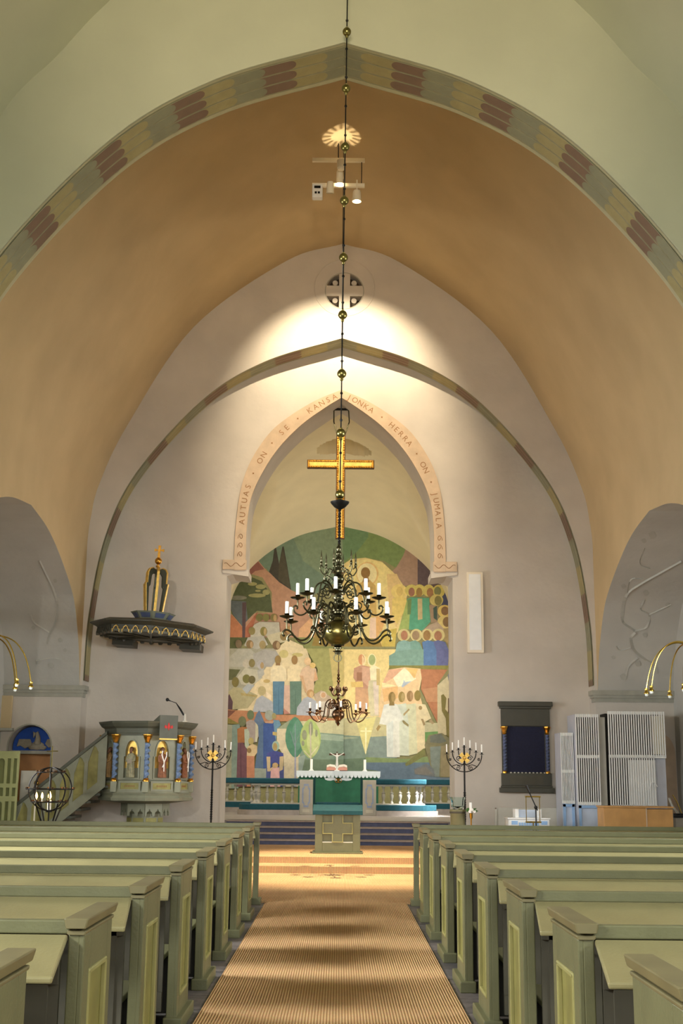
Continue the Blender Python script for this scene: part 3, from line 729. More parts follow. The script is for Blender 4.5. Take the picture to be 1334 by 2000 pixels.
for e, c in (((425, 1035, 38, 42), (118, 114, 62)), ((498, 1035, 36, 42), (124, 120, 64)), ((582, 1035, 38, 42), (130, 118, 66)), ((345, 1180, 36, 44), (140, 126, 74)), ((472, 1185, 38, 50), (134, 124, 64)),
             ((690, 1240, 40, 46), (150, 124, 74)), ((200, 1320, 36, 46), (120, 100, 74)), ((322, 1325, 40, 46), (134, 108, 70)), ((460, 1330, 36, 46), (160, 140, 92)), ((612, 1335, 44, 50), (126, 96, 66)), ((740, 1170, 28, 42), (180, 140, 84))): me_('A', *e, c)
for e, c in (((595, 1040, 18, 36), (186, 150, 98)), ((488, 1190, 16, 40), (190, 160, 104)), ((340, 1330, 16, 36), (186, 150, 104)), ((628, 1335, 20, 40), (178, 148, 104))): me_('A', *e, c)
mp('C', [(190, 290), (270, 190), (420, 215), (460, 300), (340, 390), (230, 370)], (190, 184, 160)); mp('C', [(400, 220), (470, 190), (480, 260), (420, 320)], (176, 174, 164))
mp('C', [(60, 480), (150, 395), (250, 415), (410, 490), (300, 630), (120, 645)], (178, 168, 126)); mp('C', [(240, 420), (300, 365), (375, 380), (290, 475)], (170, 176, 180))
for e, c in (((285, 145, 42, 50), (188, 178, 158)), ((345, 140, 34, 46), (134, 120, 72)), ((440, 158, 40, 50), (176, 172, 170)), ((455, 165, 20, 36), (176, 146, 100)), ((285, 310, 42, 48), (120, 116, 60)), ((345, 320, 38, 44), (106, 96, 58)), ((165, 345, 38, 56), (122, 110, 58)), ((505, 335, 36, 20), (196, 166, 100)), ((690, 40, 50, 45), (206, 190, 120)), ((840, 50, 60, 22), (206, 190, 116))): me_('C', *e, c)
mp('C', [(220, 460), (400, 490), (400, 510), (230, 490)], (176, 156, 96))
mp('C', [(50, 560), (100, 475), (138, 560), (132, 645), (50, 640)], (92, 66, 74))
mp('C', [(40, 635), (160, 650), (360, 660), (600, 700), (1000, 700), (1260, 750), (1260, 790), (1000, 810), (700, 770), (200, 800), (40, 730)], (194, 130, 90)); mp('C', [(40, 650), (170, 655), (90, 730), (40, 720)], (130, 80, 66))
mp('C', [(690, 380), (760, 380), (760, 690), (690, 640)], (216, 176, 154)); mp('C', [(690, 630), (760, 690), (690, 695)], (196, 130, 112))
mp('C', [(395, 530), (455, 490), (570, 560), (578, 670), (355, 670), (370, 600)], (172, 176, 184)); me_('C', 452, 440, 42, 52, (190, 172, 120)); mp('C', [(500, 450), (560, 490), (555, 540), (500, 510)], (238, 214, 178))
mp('C', [(545, 200), (590, 165), (660, 158), (715, 200), (725, 300), (700, 345), (545, 345)], (232, 214, 172)); me_('C', 627, 105, 33, 50, (152, 122, 68)); mp('C', [(605, 140), (650, 140), (652, 165), (603, 165)], (146, 110, 68))
mp('C', [(572, 338), (697, 338), (690, 560), (682, 697), (575, 697)], (86, 128, 156)); mp('C', [(632, 400), (636, 400), (640, 690), (634, 690)], (64, 100, 130))
mp('C', [(730, 210), (770, 165), (840, 155), (892, 190), (892, 260), (858, 345), (730, 335)], (238, 216, 168)); me_('C', 808, 105, 33, 50, (160, 122, 72))
mp('C', [(757, 338), (882, 336), (882, 560), (872, 697), (760, 697)], (100, 132, 116)); mp('C', [(815, 420), (819, 420), (822, 690), (816, 690)], (80, 110, 96))
mp('C', [(888, 205), (950, 165), (1040, 200), (1062, 320), (1012, 345), (1015, 460), (930, 460), (900, 340), (858, 280)], (224, 188, 152)); mp('C', [(865, 275), (900, 275), (940, 440), (925, 465)], (216, 170, 126)); me_('C', 950, 120, 36, 44, (238, 198, 146)); me_('C', 1005, 165, 32, 32, (232, 196, 116)); mp('C', [(1030, 220), (1062, 310), (1015, 340)], (226, 170, 122))
mp('C', [(905, 525), (960, 500), (1055, 560), (1045, 712), (828, 705), (835, 620)], (170, 176, 188)); me_('C', 980, 470, 40, 45, (202, 154, 100)); me_('C', 990, 478, 20, 32, (224, 184, 128)); mp('C', [(1020, 480), (1100, 435), (1220, 520), (1180, 560), (1050, 570)], (186, 164, 138)); me_('C', 1120, 485, 38, 40, (212, 190, 160)); me_('C', 1120, 487, 24, 28, (206, 158, 116))
mp('C', [(1040, 560), (1250, 550), (1250, 720), (1050, 710)], (206, 196, 180))
# lower left group
mp('C', [(-40, 690), (60, 720), (215, 802), (-40, 797)], (142, 128, 62)); mp('C', [(-40, 795), (135, 810), (125, 1500), (-40, 1500)], (164, 166, 142)); mp('C', [(130, 810), (215, 800), (200, 1500), (120, 1500)], (132, 156, 146))
mp('C', [(280, 780), (330, 755), (400, 770), (425, 920), (385, 1000), (300, 1000)], (168, 154, 148)); mp('C', [(385, 780), (418, 840), (402, 1000), (380, 990)], (204, 200, 170)); me_('C', 330, 702, 38, 52, (102, 118, 84))
mp('C', [(410, 800), (480, 770), (480, 1290), (375, 1285), (420, 950)], (84, 112, 150)); mp('C', [(368, 765), (395, 690), (425, 652), (475, 765), (440, 815), (400, 805)], (94, 118, 152))
mp('C', [(468, 795), (580, 770), (650, 800), (605, 960), (612, 1050), (560, 1260), (468, 1290)], (56, 84, 154)); mp('C', [(575, 755), (640, 760), (662, 812), (620, 850), (605, 1000), (590, 900)], (98, 142, 172)); me_('C', 535, 705, 50, 58, (154, 160, 148)); me_('C', 585, 715, 24, 34, (160, 150, 96)); mp('C', [(570, 885), (615, 890), (615, 928), (570, 920)], (190, 166, 96)); mp('C', [(480, 770), (585, 770), (570, 795), (490, 790)], (196, 150, 120))
mp('C', [(185, 855), (235, 830), (292, 838), (292, 1005), (190, 1005)], (178, 112, 66)); mp('C', [(262, 858), (300, 850), (318, 900), (312, 1070), (268, 1060)], (182, 194, 172)); mp('C', [(190, 1003), (250, 1003), (295, 1090), (292, 1480), (175, 1480)], (116, 76, 90)); mp('C', [(220, 1010), (226, 1010), (232, 1480), (222, 1480)], (92, 58, 74)); me_('C', 240, 772, 42, 56, (112, 118, 84))
mp('C', [(295, 1050), (350, 1015), (402, 1040), (402, 1110), (372, 1155), (288, 1148)], (216, 188, 142)); mp('C', [(288, 1146), (372, 1150), (374, 1480), (288, 1480)], (202, 132, 98)); me_('C', 335, 985, 30, 38, (184, 166, 102)); me_('C', 315, 1088, 24, 28, (150, 118, 74))
mp('C', [(374, 1280), (500, 1285), (500, 1480), (374, 1480)], (150, 162, 152))
mp('C', [(618, 850), (870, 850), (858, 1480), (690, 1480), (690, 1150), (650, 1080), (612, 1050)], (214, 200, 166)); mp('C', [(615, 852), (765, 750), (810, 852)], (144, 156, 128))
mp('C', [(500, 1265), (692, 1260), (692, 1480), (498, 1480)], (72, 84, 146)); mp('C', [(505, 1120), (590, 1085), (685, 1118), (690, 1165), (640, 1240), (540, 1220)], (66, 74, 152)); me_('C', 603, 1040, 40, 56, (150, 182, 166)); me_('C', 596, 1048, 24, 44, (176, 150, 92))
mp('C', [(503, 1155), (545, 1155), (545, 1315), (512, 1315)], (204, 180, 138)); mp('C', [(645, 1155), (688, 1150), (682, 1295), (642, 1315)], (204, 180, 138)); mp('C', [(552, 1275), (640, 1272), (652, 1480), (540, 1480)], (234, 178, 176)); me_('C', 598, 1250, 32, 30, (210, 172, 120)); mp('C', [(535, 1290), (570, 1265), (575, 1285), (545, 1310)], (222, 186, 150))
# meadow and trees
mp('C', [(870, 770), (1340, 760), (1340, 925), (1080, 900), (870, 1000)], (206, 202, 156)); mp('C', [(860, 1000), (1080, 895), (1340, 915), (1340, 1200), (870, 1200)], (126, 154, 134)); mp('C', [(1080, 905), (1340, 930), (1340, 990), (1090, 970)], (160, 182, 160))
mp('C', [(850, 1185), (1340, 1185), (1340, 1480), (850, 1480)], (110, 134, 108)); mp('C', [(850, 1160), (930, 1130), (870, 1400), (850, 1400)], (150, 170, 160))
me_('C', 815, 945, 108, 222, (78, 138, 110), 0.35); me_('C', 840, 920, 60, 170, (96, 150, 126), 0.4)
mp('C', [(808, 1150), (822, 1150), (828, 1480), (804, 1480)], (162, 166, 192)); mp('C', [(812, 800), (818, 800), (824, 1160), (808, 1160)], (130, 150, 160)); mp('C', [(760, 880), (766, 878), (815, 1040), (812, 1060)], (120, 140, 150)); mp('C', [(868, 880), (874, 884), (822, 1020), (818, 1005)], (120, 150, 140))
me_('C', 980, 960, 114, 216, (176, 200, 116), 0.35); me_('C', 1010, 1000, 70, 150, (200, 214, 140), 0.4)
for e in ((915, 920, 26, 55), (985, 850, 24, 80), (900, 1010, 16, 30), (1045, 900, 14, 40)): me_('C', *e, (146, 152, 124))
mp('C', [(975, 800), (985, 800), (994, 1300), (977, 1300)], (206, 196, 176)); mp('C', [(905, 1090), (912, 1085), (985, 1160), (982, 1175)], (214, 206, 170)); mp('C', [(1060, 1040), (1066, 1046), (990, 1140), (986, 1125)], (226, 220, 180))
o = mu.build('mural', 'fresco'); tag(o, 'tall arched fresco of robed and haloed figures covering the wall behind the altar', 'mural')
# ================================================================== faint painted branches on the side arch soffits
_half = smoothcurve([(4.9, 3.49), (4.6, 4.3), (4.06, 5.04), (3.5, 5.42), (2.3, 5.9), (1.26, 6.18), (0.0, 6.33)], 5)
def uZ(z):
    for a, b in zip(_half, _half[1:]):
        if a[1] <= z <= b[1]: return a[0] + (b[0] - a[0]) * (z - a[1]) / (b[1] - a[1])
    return 4.9 if z < 3.5 else 0.0
def soffit_pt(px, py):
    Y = 26.0
    for k in range(14):
        x, z = at(px, py, Y); Y = 0.5 * Y + 0.5 * (21.2 + uZ(z) - 0.012)
    x, z = at(px, py, Y); return (x, Y, z)
def branches(parent, lines, blobs, name):
    mb = MB(); mb.col = S(160, 156, 140)
    for ln, wd in lines:
        pts = [soffit_pt(*p) for p in smoothcurve(ln, 5)]
        mb.col = S(186, 184, 174)
        for a, b in zip(pts, pts[1:]):
            a = Vector(a); b = Vector(b); d = (b - a).cross(Vector((0, -1, 0.25)))
            if d.length < 1e-6: continue
            d = d.normalized() * wd * 0.5
            mb.add([a - d, a + d, b + d, b - d], [(0, 1, 2, 3)])
    for (px, py, r) in blobs:
        mb.col = S(178, 175, 164)
        mb.add([soffit_pt(px + r * math.cos(2 * PI * q / 9) * (1 + .25 * math.sin(3 * q)), py + r * math.sin(2 * PI * q / 9)) for q in range(9)], [tuple(range(9))])
    return mb.build(name, 'faint_paint', parent)
wr = bpy.data.objects['wall_side_right']; wl_ = bpy.data.objects['wall_side_left']
branches(wr, [([(1262, 1288), (1240, 1270), (1232, 1245), (1240, 1232), (1218, 1215), (1216, 1195), (1224, 1160), (1250, 1140), (1285, 1120), (1330, 1095)], 0.07),
              ([(1240, 1232), (1262, 1225), (1268, 1200), (1252, 1190), (1258, 1170)], 0.04), ([(1245, 1285), (1228, 1300), (1222, 1320)], 0.04), ([(1232, 1265), (1212, 1270), (1204, 1262)], 0.03),
              ([(1225, 1165), (1232, 1132), (1255, 1130)], 0.03), ([(1270, 1110), (1250, 1100), (1260, 1070)], 0.03), ([(1262, 1288), (1280, 1300), (1284, 1316)], 0.03), ([(1268, 1200), (1290, 1190), (1310, 1180)], 0.03)],
         [(1218, 1322, 7), (1198, 1284, 4), (1246, 1296, 6), (1260, 1240, 5), (1218, 1145, 5), (1258, 1056, 5), (1275, 1045, 8), (1262, 1158, 6), (1304, 1182, 5)], 'painted_branches')
branches(wl_, [([(92, 1258), (96, 1240), (108, 1215), (112, 1180), (104, 1150), (90, 1120), (78, 1095)], 0.04), ([(60, 1200), (66, 1215), (80, 1225), (96, 1235)], 0.03), ([(70, 1290), (100, 1285), (120, 1288)], 0.03)],
         [(127, 1270, 4), (75, 1292, 5), (100, 1300, 6), (65, 1226, 4), (108, 1134, 4), (118, 1250, 5)], 'painted_branches')
# ================================================================== pews
NAMES = ['nearest the camera', 'second from the camera', 'third from the camera', 'fourth from the camera', 'fifth from the camera', 'fourth from the front screen', 'third from the front screen', 'second from the front screen']
def end_panel(parent, s, depth, panel=True):
    # s: direction from the aisle into the pew block (local x)
    MB().box(s * .04, s * .088, 0, depth, .06, .975).box(s * .02, s * .045, 0, .12 if panel else depth, .06, .975).build('end_panel', 'pew_green', parent, bevel=0.006)
    if panel:
        fr = MB()
        fr.box(s * .02, s * .042, depth - .11, depth, .06, .975); fr.box(s * .02, s * .042, .12, depth - .11, .82, .975); fr.box(s * .02, s * .042, .12, depth - .11, .06, .20)
        fr.build('panel_frame', 'pew_green', parent, bevel=0.004)
        MB().box(s * .036, s * .046, .12, depth - .11, .20, .82).build('inset_panel', 'pew_panel', parent)
        md = MB(); y0, y1 = .12, depth - .11
        md.box(s * .014, s * .04, y0 - .004, y0 + .02, .20, .82); md.box(s * .014, s * .04, y1 - .02, y1 + .004, .20, .82)
        md.box(s * .014, s * .04, y0, y1, .80, .824); md.box(s * .014, s * .04, y0, y1, .196, .22)
        md.build('panel_moulding', 'pew_moulding', parent, bevel=0.006)
    cp = MB().plate([(s * .012, 0.998), (s * .0, 1.04), (s * .105, 1.04), (s * .096, .998)], -.03, depth + .04)
    cp.plate([(s * .016, .972), (s * .012, .99), (s * .096, .99), (s * .092, .972)], -.012, depth + .012)
    cp.build('end_cap', 'pew_cap', parent, bevel=0.006)
    MB().box(s * -.02, s * .105, -.035, depth + .035, 0, .085).build('plinth', 'pew_green', parent, bevel=0.008)
def make_pew(s, yf, length, label, group, screen=False, hook=False):
    t = thing('pew_front_screen' if screen else 'church_pew', (s * 1.0, yf, 0.006), label, 'pew screen' if screen else 'pew', group)
    depth = .13 if screen else .62
    end_panel(t, s, depth, not screen)
    L = length
    MB().box(s * .085, s * L, 0, .05, .975, 1.03).build('back_rail', 'pew_green', t, bevel=0.006)
    # sloping book ledge behind the back
    lg = MB(); zb, zf = .975, .882; yb, yfr = 0.0, -.5
    v = [(s * .09, yb, zb), (s * .035, yfr, zf), (s * L, yfr, zf), (s * L, yb, zb)]
    lg.add(v + [(a, b, c - .026) for a, b, c in v], [(0, 1, 2, 3), (4, 7, 6, 5), (0, 4, 5, 1), (1, 5, 6, 2), (2, 6, 7, 3), (3, 7, 4, 0)])
    lg.build('book_ledge', 'pew_top_lit', t, bevel=0.008)
    MB().box(s * .12, s * L, .005, .035, .12, .95).build('back_panel', 'pew_dark', t)
    stl = MB()
    x = .16
    while x < L - .3:
        stl.box(s * x, s * (x + .09), -.012, .008, .2, .9); x += .72
    stl.box(s * .12, s * L, -.012, .008, .12, .24); stl.box(s * .12, s * L, -.012, .008, .78, .9)
    stl.build('panel_stiles', 'pew_dark', t)
    if not screen:
        MB().box(s * .12, s * L, .05, .58, .43, .465).build('seat', 'pew_green', t, bevel=0.006)
        MB().box(s * .12, s * L, .5, .54, .02, .43).build('seat_front', 'pew_dark', t)
    MB().box(s * .14, s * L, -.36, -.14, .14, .165).build('footrest', 'pew_dark', t)
    for k in range(3):
        MB().box(s * (.3 + k * (L - .6) / 2), s * (.34 + k * (L - .6) / 2), -.36, -.14, 0, .14).build('footrest_leg', 'pew_dark', t)
    if hook:
        h = MB().tube([(s * .30, -.02, .74), (s * .30, -.10, .755), (s * .30, -.16, .745)], .008, 6)
        ho = h.build('coat_hook', 'rail_grey', t)
        MB().ball((s * .30, -.175, .742), .022, 10, 6).build('knob', 'white_paint', ho, smooth=True)
    return t
for s, side in ((-1, 'left'), (1, 'right')):
    for k in range(8):
        yf = 3.73 + 1.58 * k
        make_pew(s, yf, 3.8, 'olive green wooden pew on the %s of the aisle, %s' % (side, NAMES[k]), 'pews %s of the aisle' % side, hook=(k < 3))
    make_pew(s, 16.62, 3.8, 'olive green pew front screen ending the %s pew block before the steps' % side, 'pew front screens', screen=True)
# ================================================================== candles
def candle(loc, r, h, label, group, tilt=0.0, name='candle'):
    t = thing(name, loc, label, 'candle', group)
    MB().lathe([(r, 0), (r, h * .97), (r * .8, h), (0.0, h)], 10).build('wax_stick', 'wax', t, smooth=True)
    MB().tube([(0, 0, h - .002), (0, 0, h + r * .9)], r * .1, 5).build('wick', 'black', t)
    t.rotation_euler.y = tilt
    return t
def radial(path, a, cx=0, cy=0):
    return [(cx + r * math.cos(a), cy + r * math.sin(a), z) for r, z in path]
def spiral(c, r0, turns, a0, n=18, sgn=1):
    out = []
    for k in range(n + 1):
        t = k / n; a = a0 + sgn * turns * 2 * PI * t; r = r0 * (1 - .8 * t); out.append((c[0] + r * math.cos(a), c[1] + r * math.sin(a)))
    return out
# ------------------------------------------------ the big chandelier on the ball chain
def big_chandelier():
    CY = 12.5; k = 1.055e-3; Zb = at(663, 1236, CY)[1]
    t = thing('brass_chandelier', (0, CY, Zb), 'large dark brass chandelier with a polished ball, two tiers of arms', 'chandelier')
    def Z(y): return (920 - y) * k
    prof = [(0, 1130), (28, 1125), (30, 1110), (45, 1105), (48, 1098), (24, 1090), (24, 1080), (42, 1075), (42, 1066), (30, 1058), (62, 1050), (66, 1040), (60, 1034)]
    MB().lathe([(r * k, Z(y)) for r, y in prof], 24).build('bottom_collar', 'bronze', t, smooth=True)
    ball = [(60, 1042)] + [(150 * math.sin(a), 918 + 128 * math.cos(a)) for a in [0.45 + 0.12 * q for q in range(21)]] + [(40, 800), (34, 780)]
    MB().lathe([(r * k, Z(y)) for r, y in ball], 32).build('ball', 'brass_old', t, smooth=True)
    stem = [(34, 780), (64, 772), (70, 755), (62, 740), (44, 730), (44, 716), (68, 710), (68, 698), (40, 690), (34, 676), (48, 660), (54, 640), (48, 620), (34, 606), (34, 596), (56, 590), (56, 576), (32, 566), (28, 550), (66, 545), (66, 530), (36, 522), (30, 500), (36, 480), (48, 470), (48, 458), (28, 446), (28, 436), (46, 424), (58, 400), (54, 375), (34, 358), (26, 345), (30, 338), (66, 330), (66, 312), (34, 304), (24, 290), (38, 272), (38, 262), (22, 246), (30, 226), (36, 205), (30, 185), (20, 170), (30, 150), (32, 135), (20, 115), (26, 95), (24, 75), (12, 60), (10, 40), (0, 38)]
    MB().lathe([(r * k, Z(y)) for r, y in stem], 24).build('stem', 'bronze', t, smooth=True)
    MB().tube([(.038 * math.cos(a), 0, Z(1162) + .038 * math.sin(a)) for a in [2 * PI * q / 20 for q in range(20)]], .006, 6, True).build('ring', 'bronze', t, smooth=True)
    lower = [(60, 705), (110, 655), (165, 640), (205, 690), (225, 780), (250, 880), (300, 975), (365, 1010), (430, 985), (475, 935), (520, 915), (552, 935), (556, 965), (538, 975)]
    upper = [(55, 540), (100, 460), (160, 425), (215, 455), (240, 540), (265, 640), (310, 720), (365, 748), (420, 725), (440, 680), (420, 655), (398, 668), (405, 690)]
    def arm(path, rp, yp, a, thick, tier):
        ar = MB().tube(radial([(r * k, Z(y)) for r, y in smoothcurve(path, 4)], a), thick, 7)
        # scroll under the arm and knop
        c0 = path[4]; ar.tube(radial([(r * k, Z(y)) for r, y in spiral((path[3][0] - 62, path[4][1] - 20), 55, 1.4, 0.2)], a), thick * .7, 5)
        ar.tube(radial([(r * k, Z(y)) for r, y in spiral((path[5][0] - 70, path[5][1] + 10), 48, 1.3, 2.6, sgn=-1)], a), thick * .7, 5)
        rr, yy = path[5]; ar.ball((rr * k * math.cos(a), rr * k * math.sin(a), Z(yy)), thick * 1.8, 8, 6)
        o_ = ar.build('arm', 'bronze', t, smooth=True)
        c = (rp * k * math.cos(a), rp * k * math.sin(a), 0)
        ay = 918 if tier == 'lower' else 660
        pan = [(.005, Z(ay)), (.009, Z(yp + 30)), (.006, Z(yp + 20)), (.03, Z(yp + 14)), (.070, Z(yp)), (.078, Z(yp - 8)), (.070, Z(yp - 4)), (.03, Z(yp - 4)), (.016, Z(yp - 10)), (.028, Z(yp - 26)), (.024, Z(yp - 32)), (0, Z(yp - 30))]
        MB().lathe(pan, 16, c).build('drip_pan', 'bronze', o_, smooth=True)
        candle((c[0], CY + c[1], Zb + Z(yp - 30)), .0185, .125, 'white candle on the %s tier of the large chandelier' % tier, 'candles of the large chandelier, %s tier' % tier)
    for q in range(8):
        arm(lower, 520, 790, 2 * PI * (q + .42) / 8, .0105, 'lower')
        arm(upper, 398, 580, 2 * PI * (q + .92) / 8, .009, 'upper')
    top = [(50, 320), (90, 290), (120, 330), (150, 350), (185, 300), (175, 265), (150, 285)]
    for q in range(6):
        a = 2 * PI * (q + .25) / 6
        mb = MB().tube(radial([(r * k, Z(y)) for r, y in smoothcurve(top, 4)], a), .0065, 6)
        mb.tube(radial([(r * k, Z(y)) for r, y in spiral((120, 385), 42, 1.3, 0.5)], a), .005, 5)
        mb.tube(radial([(r * k, Z(y)) for r, y in [(100, 330), (125, 345), (150, 380), (140, 410), (120, 405)]], a), .005, 5)
        c = (175 * k * math.cos(a), 175 * k * math.sin(a), 0)
        mb.lathe([(0, Z(275)), (.012, Z(262)), (.016, Z(245)), (.008, Z(232)), (.014, Z(222)), (.009, Z(205)), (.011, Z(190)), (.007, Z(160)), (.003, Z(125)), (0, Z(105))], 8, c)
        mb.build('flame_finial', 'bronze', t, smooth=True)
    # ball chain up to the vault
    ch = thing('ball_chain', (0, CY, Zb), 'long chain of brass balls and rods holding the large chandelier', 'chain')
    ch.rotation_euler.y = math.radians(0.28)
    zd = at(666, 985, CY)[1] - Zb
    MB().lathe([(0, zd - .06), (.02, zd - .055), (.06, zd - .03), (.095, zd + .01), (.1, zd + .025), (.06, zd + .03), (.03, zd + .05), (0, zd + .055)], 20).build('canopy_dish', 'iron', ch, smooth=True)
    rope = MB()
    for ph in (0, PI):
        rope.tube([(.009 * math.cos(q * .9 + ph), .009 * math.sin(q * .9 + ph), Z(45) + (zd - .05 - Z(45)) * q / 40) for q in range(41)], .008, 6)
    rope.build('twisted_rope', 'iron', ch, smooth=True)
    ys = [966, 846, 730, 615, 503, 392, 287, 173, 62]
    zs_ = [at(667, y, CY)[1] - Zb for y in ys]
    zs_ += [zs_[-1] + (zs_[-1] - zs_[-2]) * q for q in (1, 2, 3, 4, 5)]
    for i, z in enumerate(zs_):
        if z + Zb > 14.3: break
        MB().ball((0, 0, z), .05, 16, 10).lathe([(0, z - .085), (.012, z - .08), (.02, z - .062), (.012, z - .045)], 10).lathe([(.012, z + .044), (.018, z + .055), (0, z + .07)], 10).build('chain_ball', 'brass_old', ch, smooth=True)
        z2 = zs_[i + 1] if i + 1 < len(zs_) else z
        zt = min(z2 - .08, 14.5 - Zb)
        MB().lathe([(.007, z + .06), (.007, zt)], 8).lathe([(0, z + .12), (.014, z + .135), (.016, z + .15), (0, z + .165)], 8).lathe([(0, zt - .16), (.016, zt - .145), (.014, zt - .13), (0, zt - .115)], 8).build('chain_rod', 'iron', ch, smooth=True)
big_chandelier()
def small_chandelier():
    CY = 21.5; k = 1.0546e-3 * 21.5 / 12.5; Zb = at(662, 1395, CY)[1]
    t = thing('small_chandelier', (0, CY, Zb), 'small bronze chandelier with one ring of candles hanging below the large one', 'chandelier')
    def Z(y): return (1700 - y) * k
    prof = [(0, 1815), (12, 1800), (18, 1785), (8, 1772), (20, 1760), (34, 1752), (56, 1730), (62, 1705), (54, 1675), (34, 1655), (22, 1648), (34, 1640), (30, 1630), (46, 1620), (46, 1610), (20, 1600), (14, 1580), (22, 1560), (12, 1545), (12, 1520), (20, 1510), (12, 1500), (14, 1460), (10, 1440), (14, 1420), (8, 1400), (18, 1385), (8, 1372), (16, 1355), (7, 1340), (14, 1325), (6, 1310), (10, 1290), (6, 1270), (5, 1200), (3, 1180), (0, 1178)]
    MB().lathe([(r * k, Z(y)) for r, y in prof], 20).build('stem', 'bronze_red', t, smooth=True)
    arm = [(35, 1610), (55, 1570), (90, 1565), (120, 1600), (130, 1660), (145, 1730), (185, 1772), (235, 1755), (262, 1720), (285, 1695)]
    for q in range(8):
        a = 2 * PI * (q + .12) / 8
        mb = MB().tube(radial([(r * k, Z(y)) for r, y in smoothcurve(arm, 4)], a), .011, 6)
        mb.tube(radial([(r * k, Z(y)) for r, y in spiral((80, 1615), 36, 1.5, 0)], a), .008, 5)
        o_ = mb.build('arm', 'bronze_red', t, smooth=True)
        c = (270 * k * math.cos(a), 270 * k * math.sin(a), 0)
        MB().lathe([(0, Z(1705)), (.012, Z(1700)), (.02, Z(1692)), (.07, Z(1686)), (.078, Z(1682)), (.03, Z(1680)), (.012, Z(1668)), (.026, Z(1656)), (.022, Z(1648)), (0, Z(1646))], 12, c).build('drip_pan', 'bronze_red', o_, smooth=True)
        candle((c[0], CY + c[1], Zb + Z(1646)), .017, .10, 'white candle on the small bronze chandelier', 'candles of the small chandelier')
    for q in range(6):
        a = 2 * PI * (q + .3) / 6
        mb = MB().tube(radial([(r * k, Z(y)) for r, y in smoothcurve([(12, 1500), (45, 1525), (70, 1490), (88, 1450), (70, 1440), (55, 1465), (70, 1485)], 4)], a), .011, 6)
        mb.ball((80 * k * math.cos(a), 80 * k * math.sin(a), Z(1462)), .03, 8, 6)
        mb.build('scroll_ornament', 'bronze_red', t, smooth=True)
    MB().lathe([(.006, Z(1190)), (.006, 13.55 - Zb)], 6).build('hanging_rod', 'iron', t)
small_chandelier()
# ================================================================== hanging gold cross
def gold_cross():
    Y = 27.3
    xl, zl = at(600, 907, Y); xr, zr = at(731, 907, Y); zt = at(668, 848, Y)[1]; zb = at(664, 1053, Y)[1]; cx = (xl + xr) / 2; cz = (zl + zr) / 2
    t = thing('hanging_cross', (cx, Y, zb), 'large gilded cross hanging under the chancel arch', 'cross')
    hw = .105; h = zt - zb; zc = cz - zb; W = (xr - xl) / 2
    out = [(-hw, 0), (-hw, zc - hw), (-W, zc - hw), (-W, zc + hw), (-hw, zc + hw), (-hw, h), (hw, h), (hw, zc + hw), (W, zc + hw), (W, zc - hw), (hw, zc - hw), (hw, 0)]
    MB().plate(out, -.03, .05).build('cross_body', 'wood_dark', t, bevel=0.01)
    e = .03; i_ = .062
    inn = lambda d: [(-hw + d, d), (-hw + d, zc - hw + d), (-W + d, zc - hw + d), (-W + d, zc + hw - d), (-hw + d, zc + hw - d), (-hw + d, h - d), (hw - d, h - d), (hw - d, zc + hw - d), (W - d, zc + hw - d), (W - d, zc - hw + d), (hw - d, zc - hw + d), (hw - d, d)]
    MB().plate(inn(.014), -.055, -.025, [inn(.06)]).build('gilt_border', 'gold', t, bevel=0.008)
    MB().plate(inn(.06), -.042, -.025).build('gilt_field', 'gold_paint', t)
    orn = MB(); 
    q = 0.06
    while q < h - .05:
        for sx in (-1, 1): orn.ball((sx * (hw - .037), -.055, q), .019, 6, 4)
        q += .055
    q = -W + .05
    while q < W - .03:
        for sz in (-1, 1):
            if abs(q) > hw: orn.ball((q, -.055, zc + sz * (hw - .037)), .019, 6, 4)
        q += .055
    orn.build('gilt_leafwork', 'gold', t, smooth=True)
    zt2 = at(668, 800, Y)[1] - zb
    MB().box(-.2, .2, -.02, .02, zt2 - .02, zt2 + .03).tube([(0, 0, zt2), (0, 0, 10.25 - zb)], .012, 6).build('hanger_bar', 'iron', t)
    for sx in (-1, 1):
        MB().tube([(sx * .17, 0, zt2), (sx * .18 + .012 * math.sin(1), 0, (zt2 + h) / 2), (sx * .09, 0, h - .02)], .014, 6).build('hanger_chain', 'bronze', t)
gold_cross()
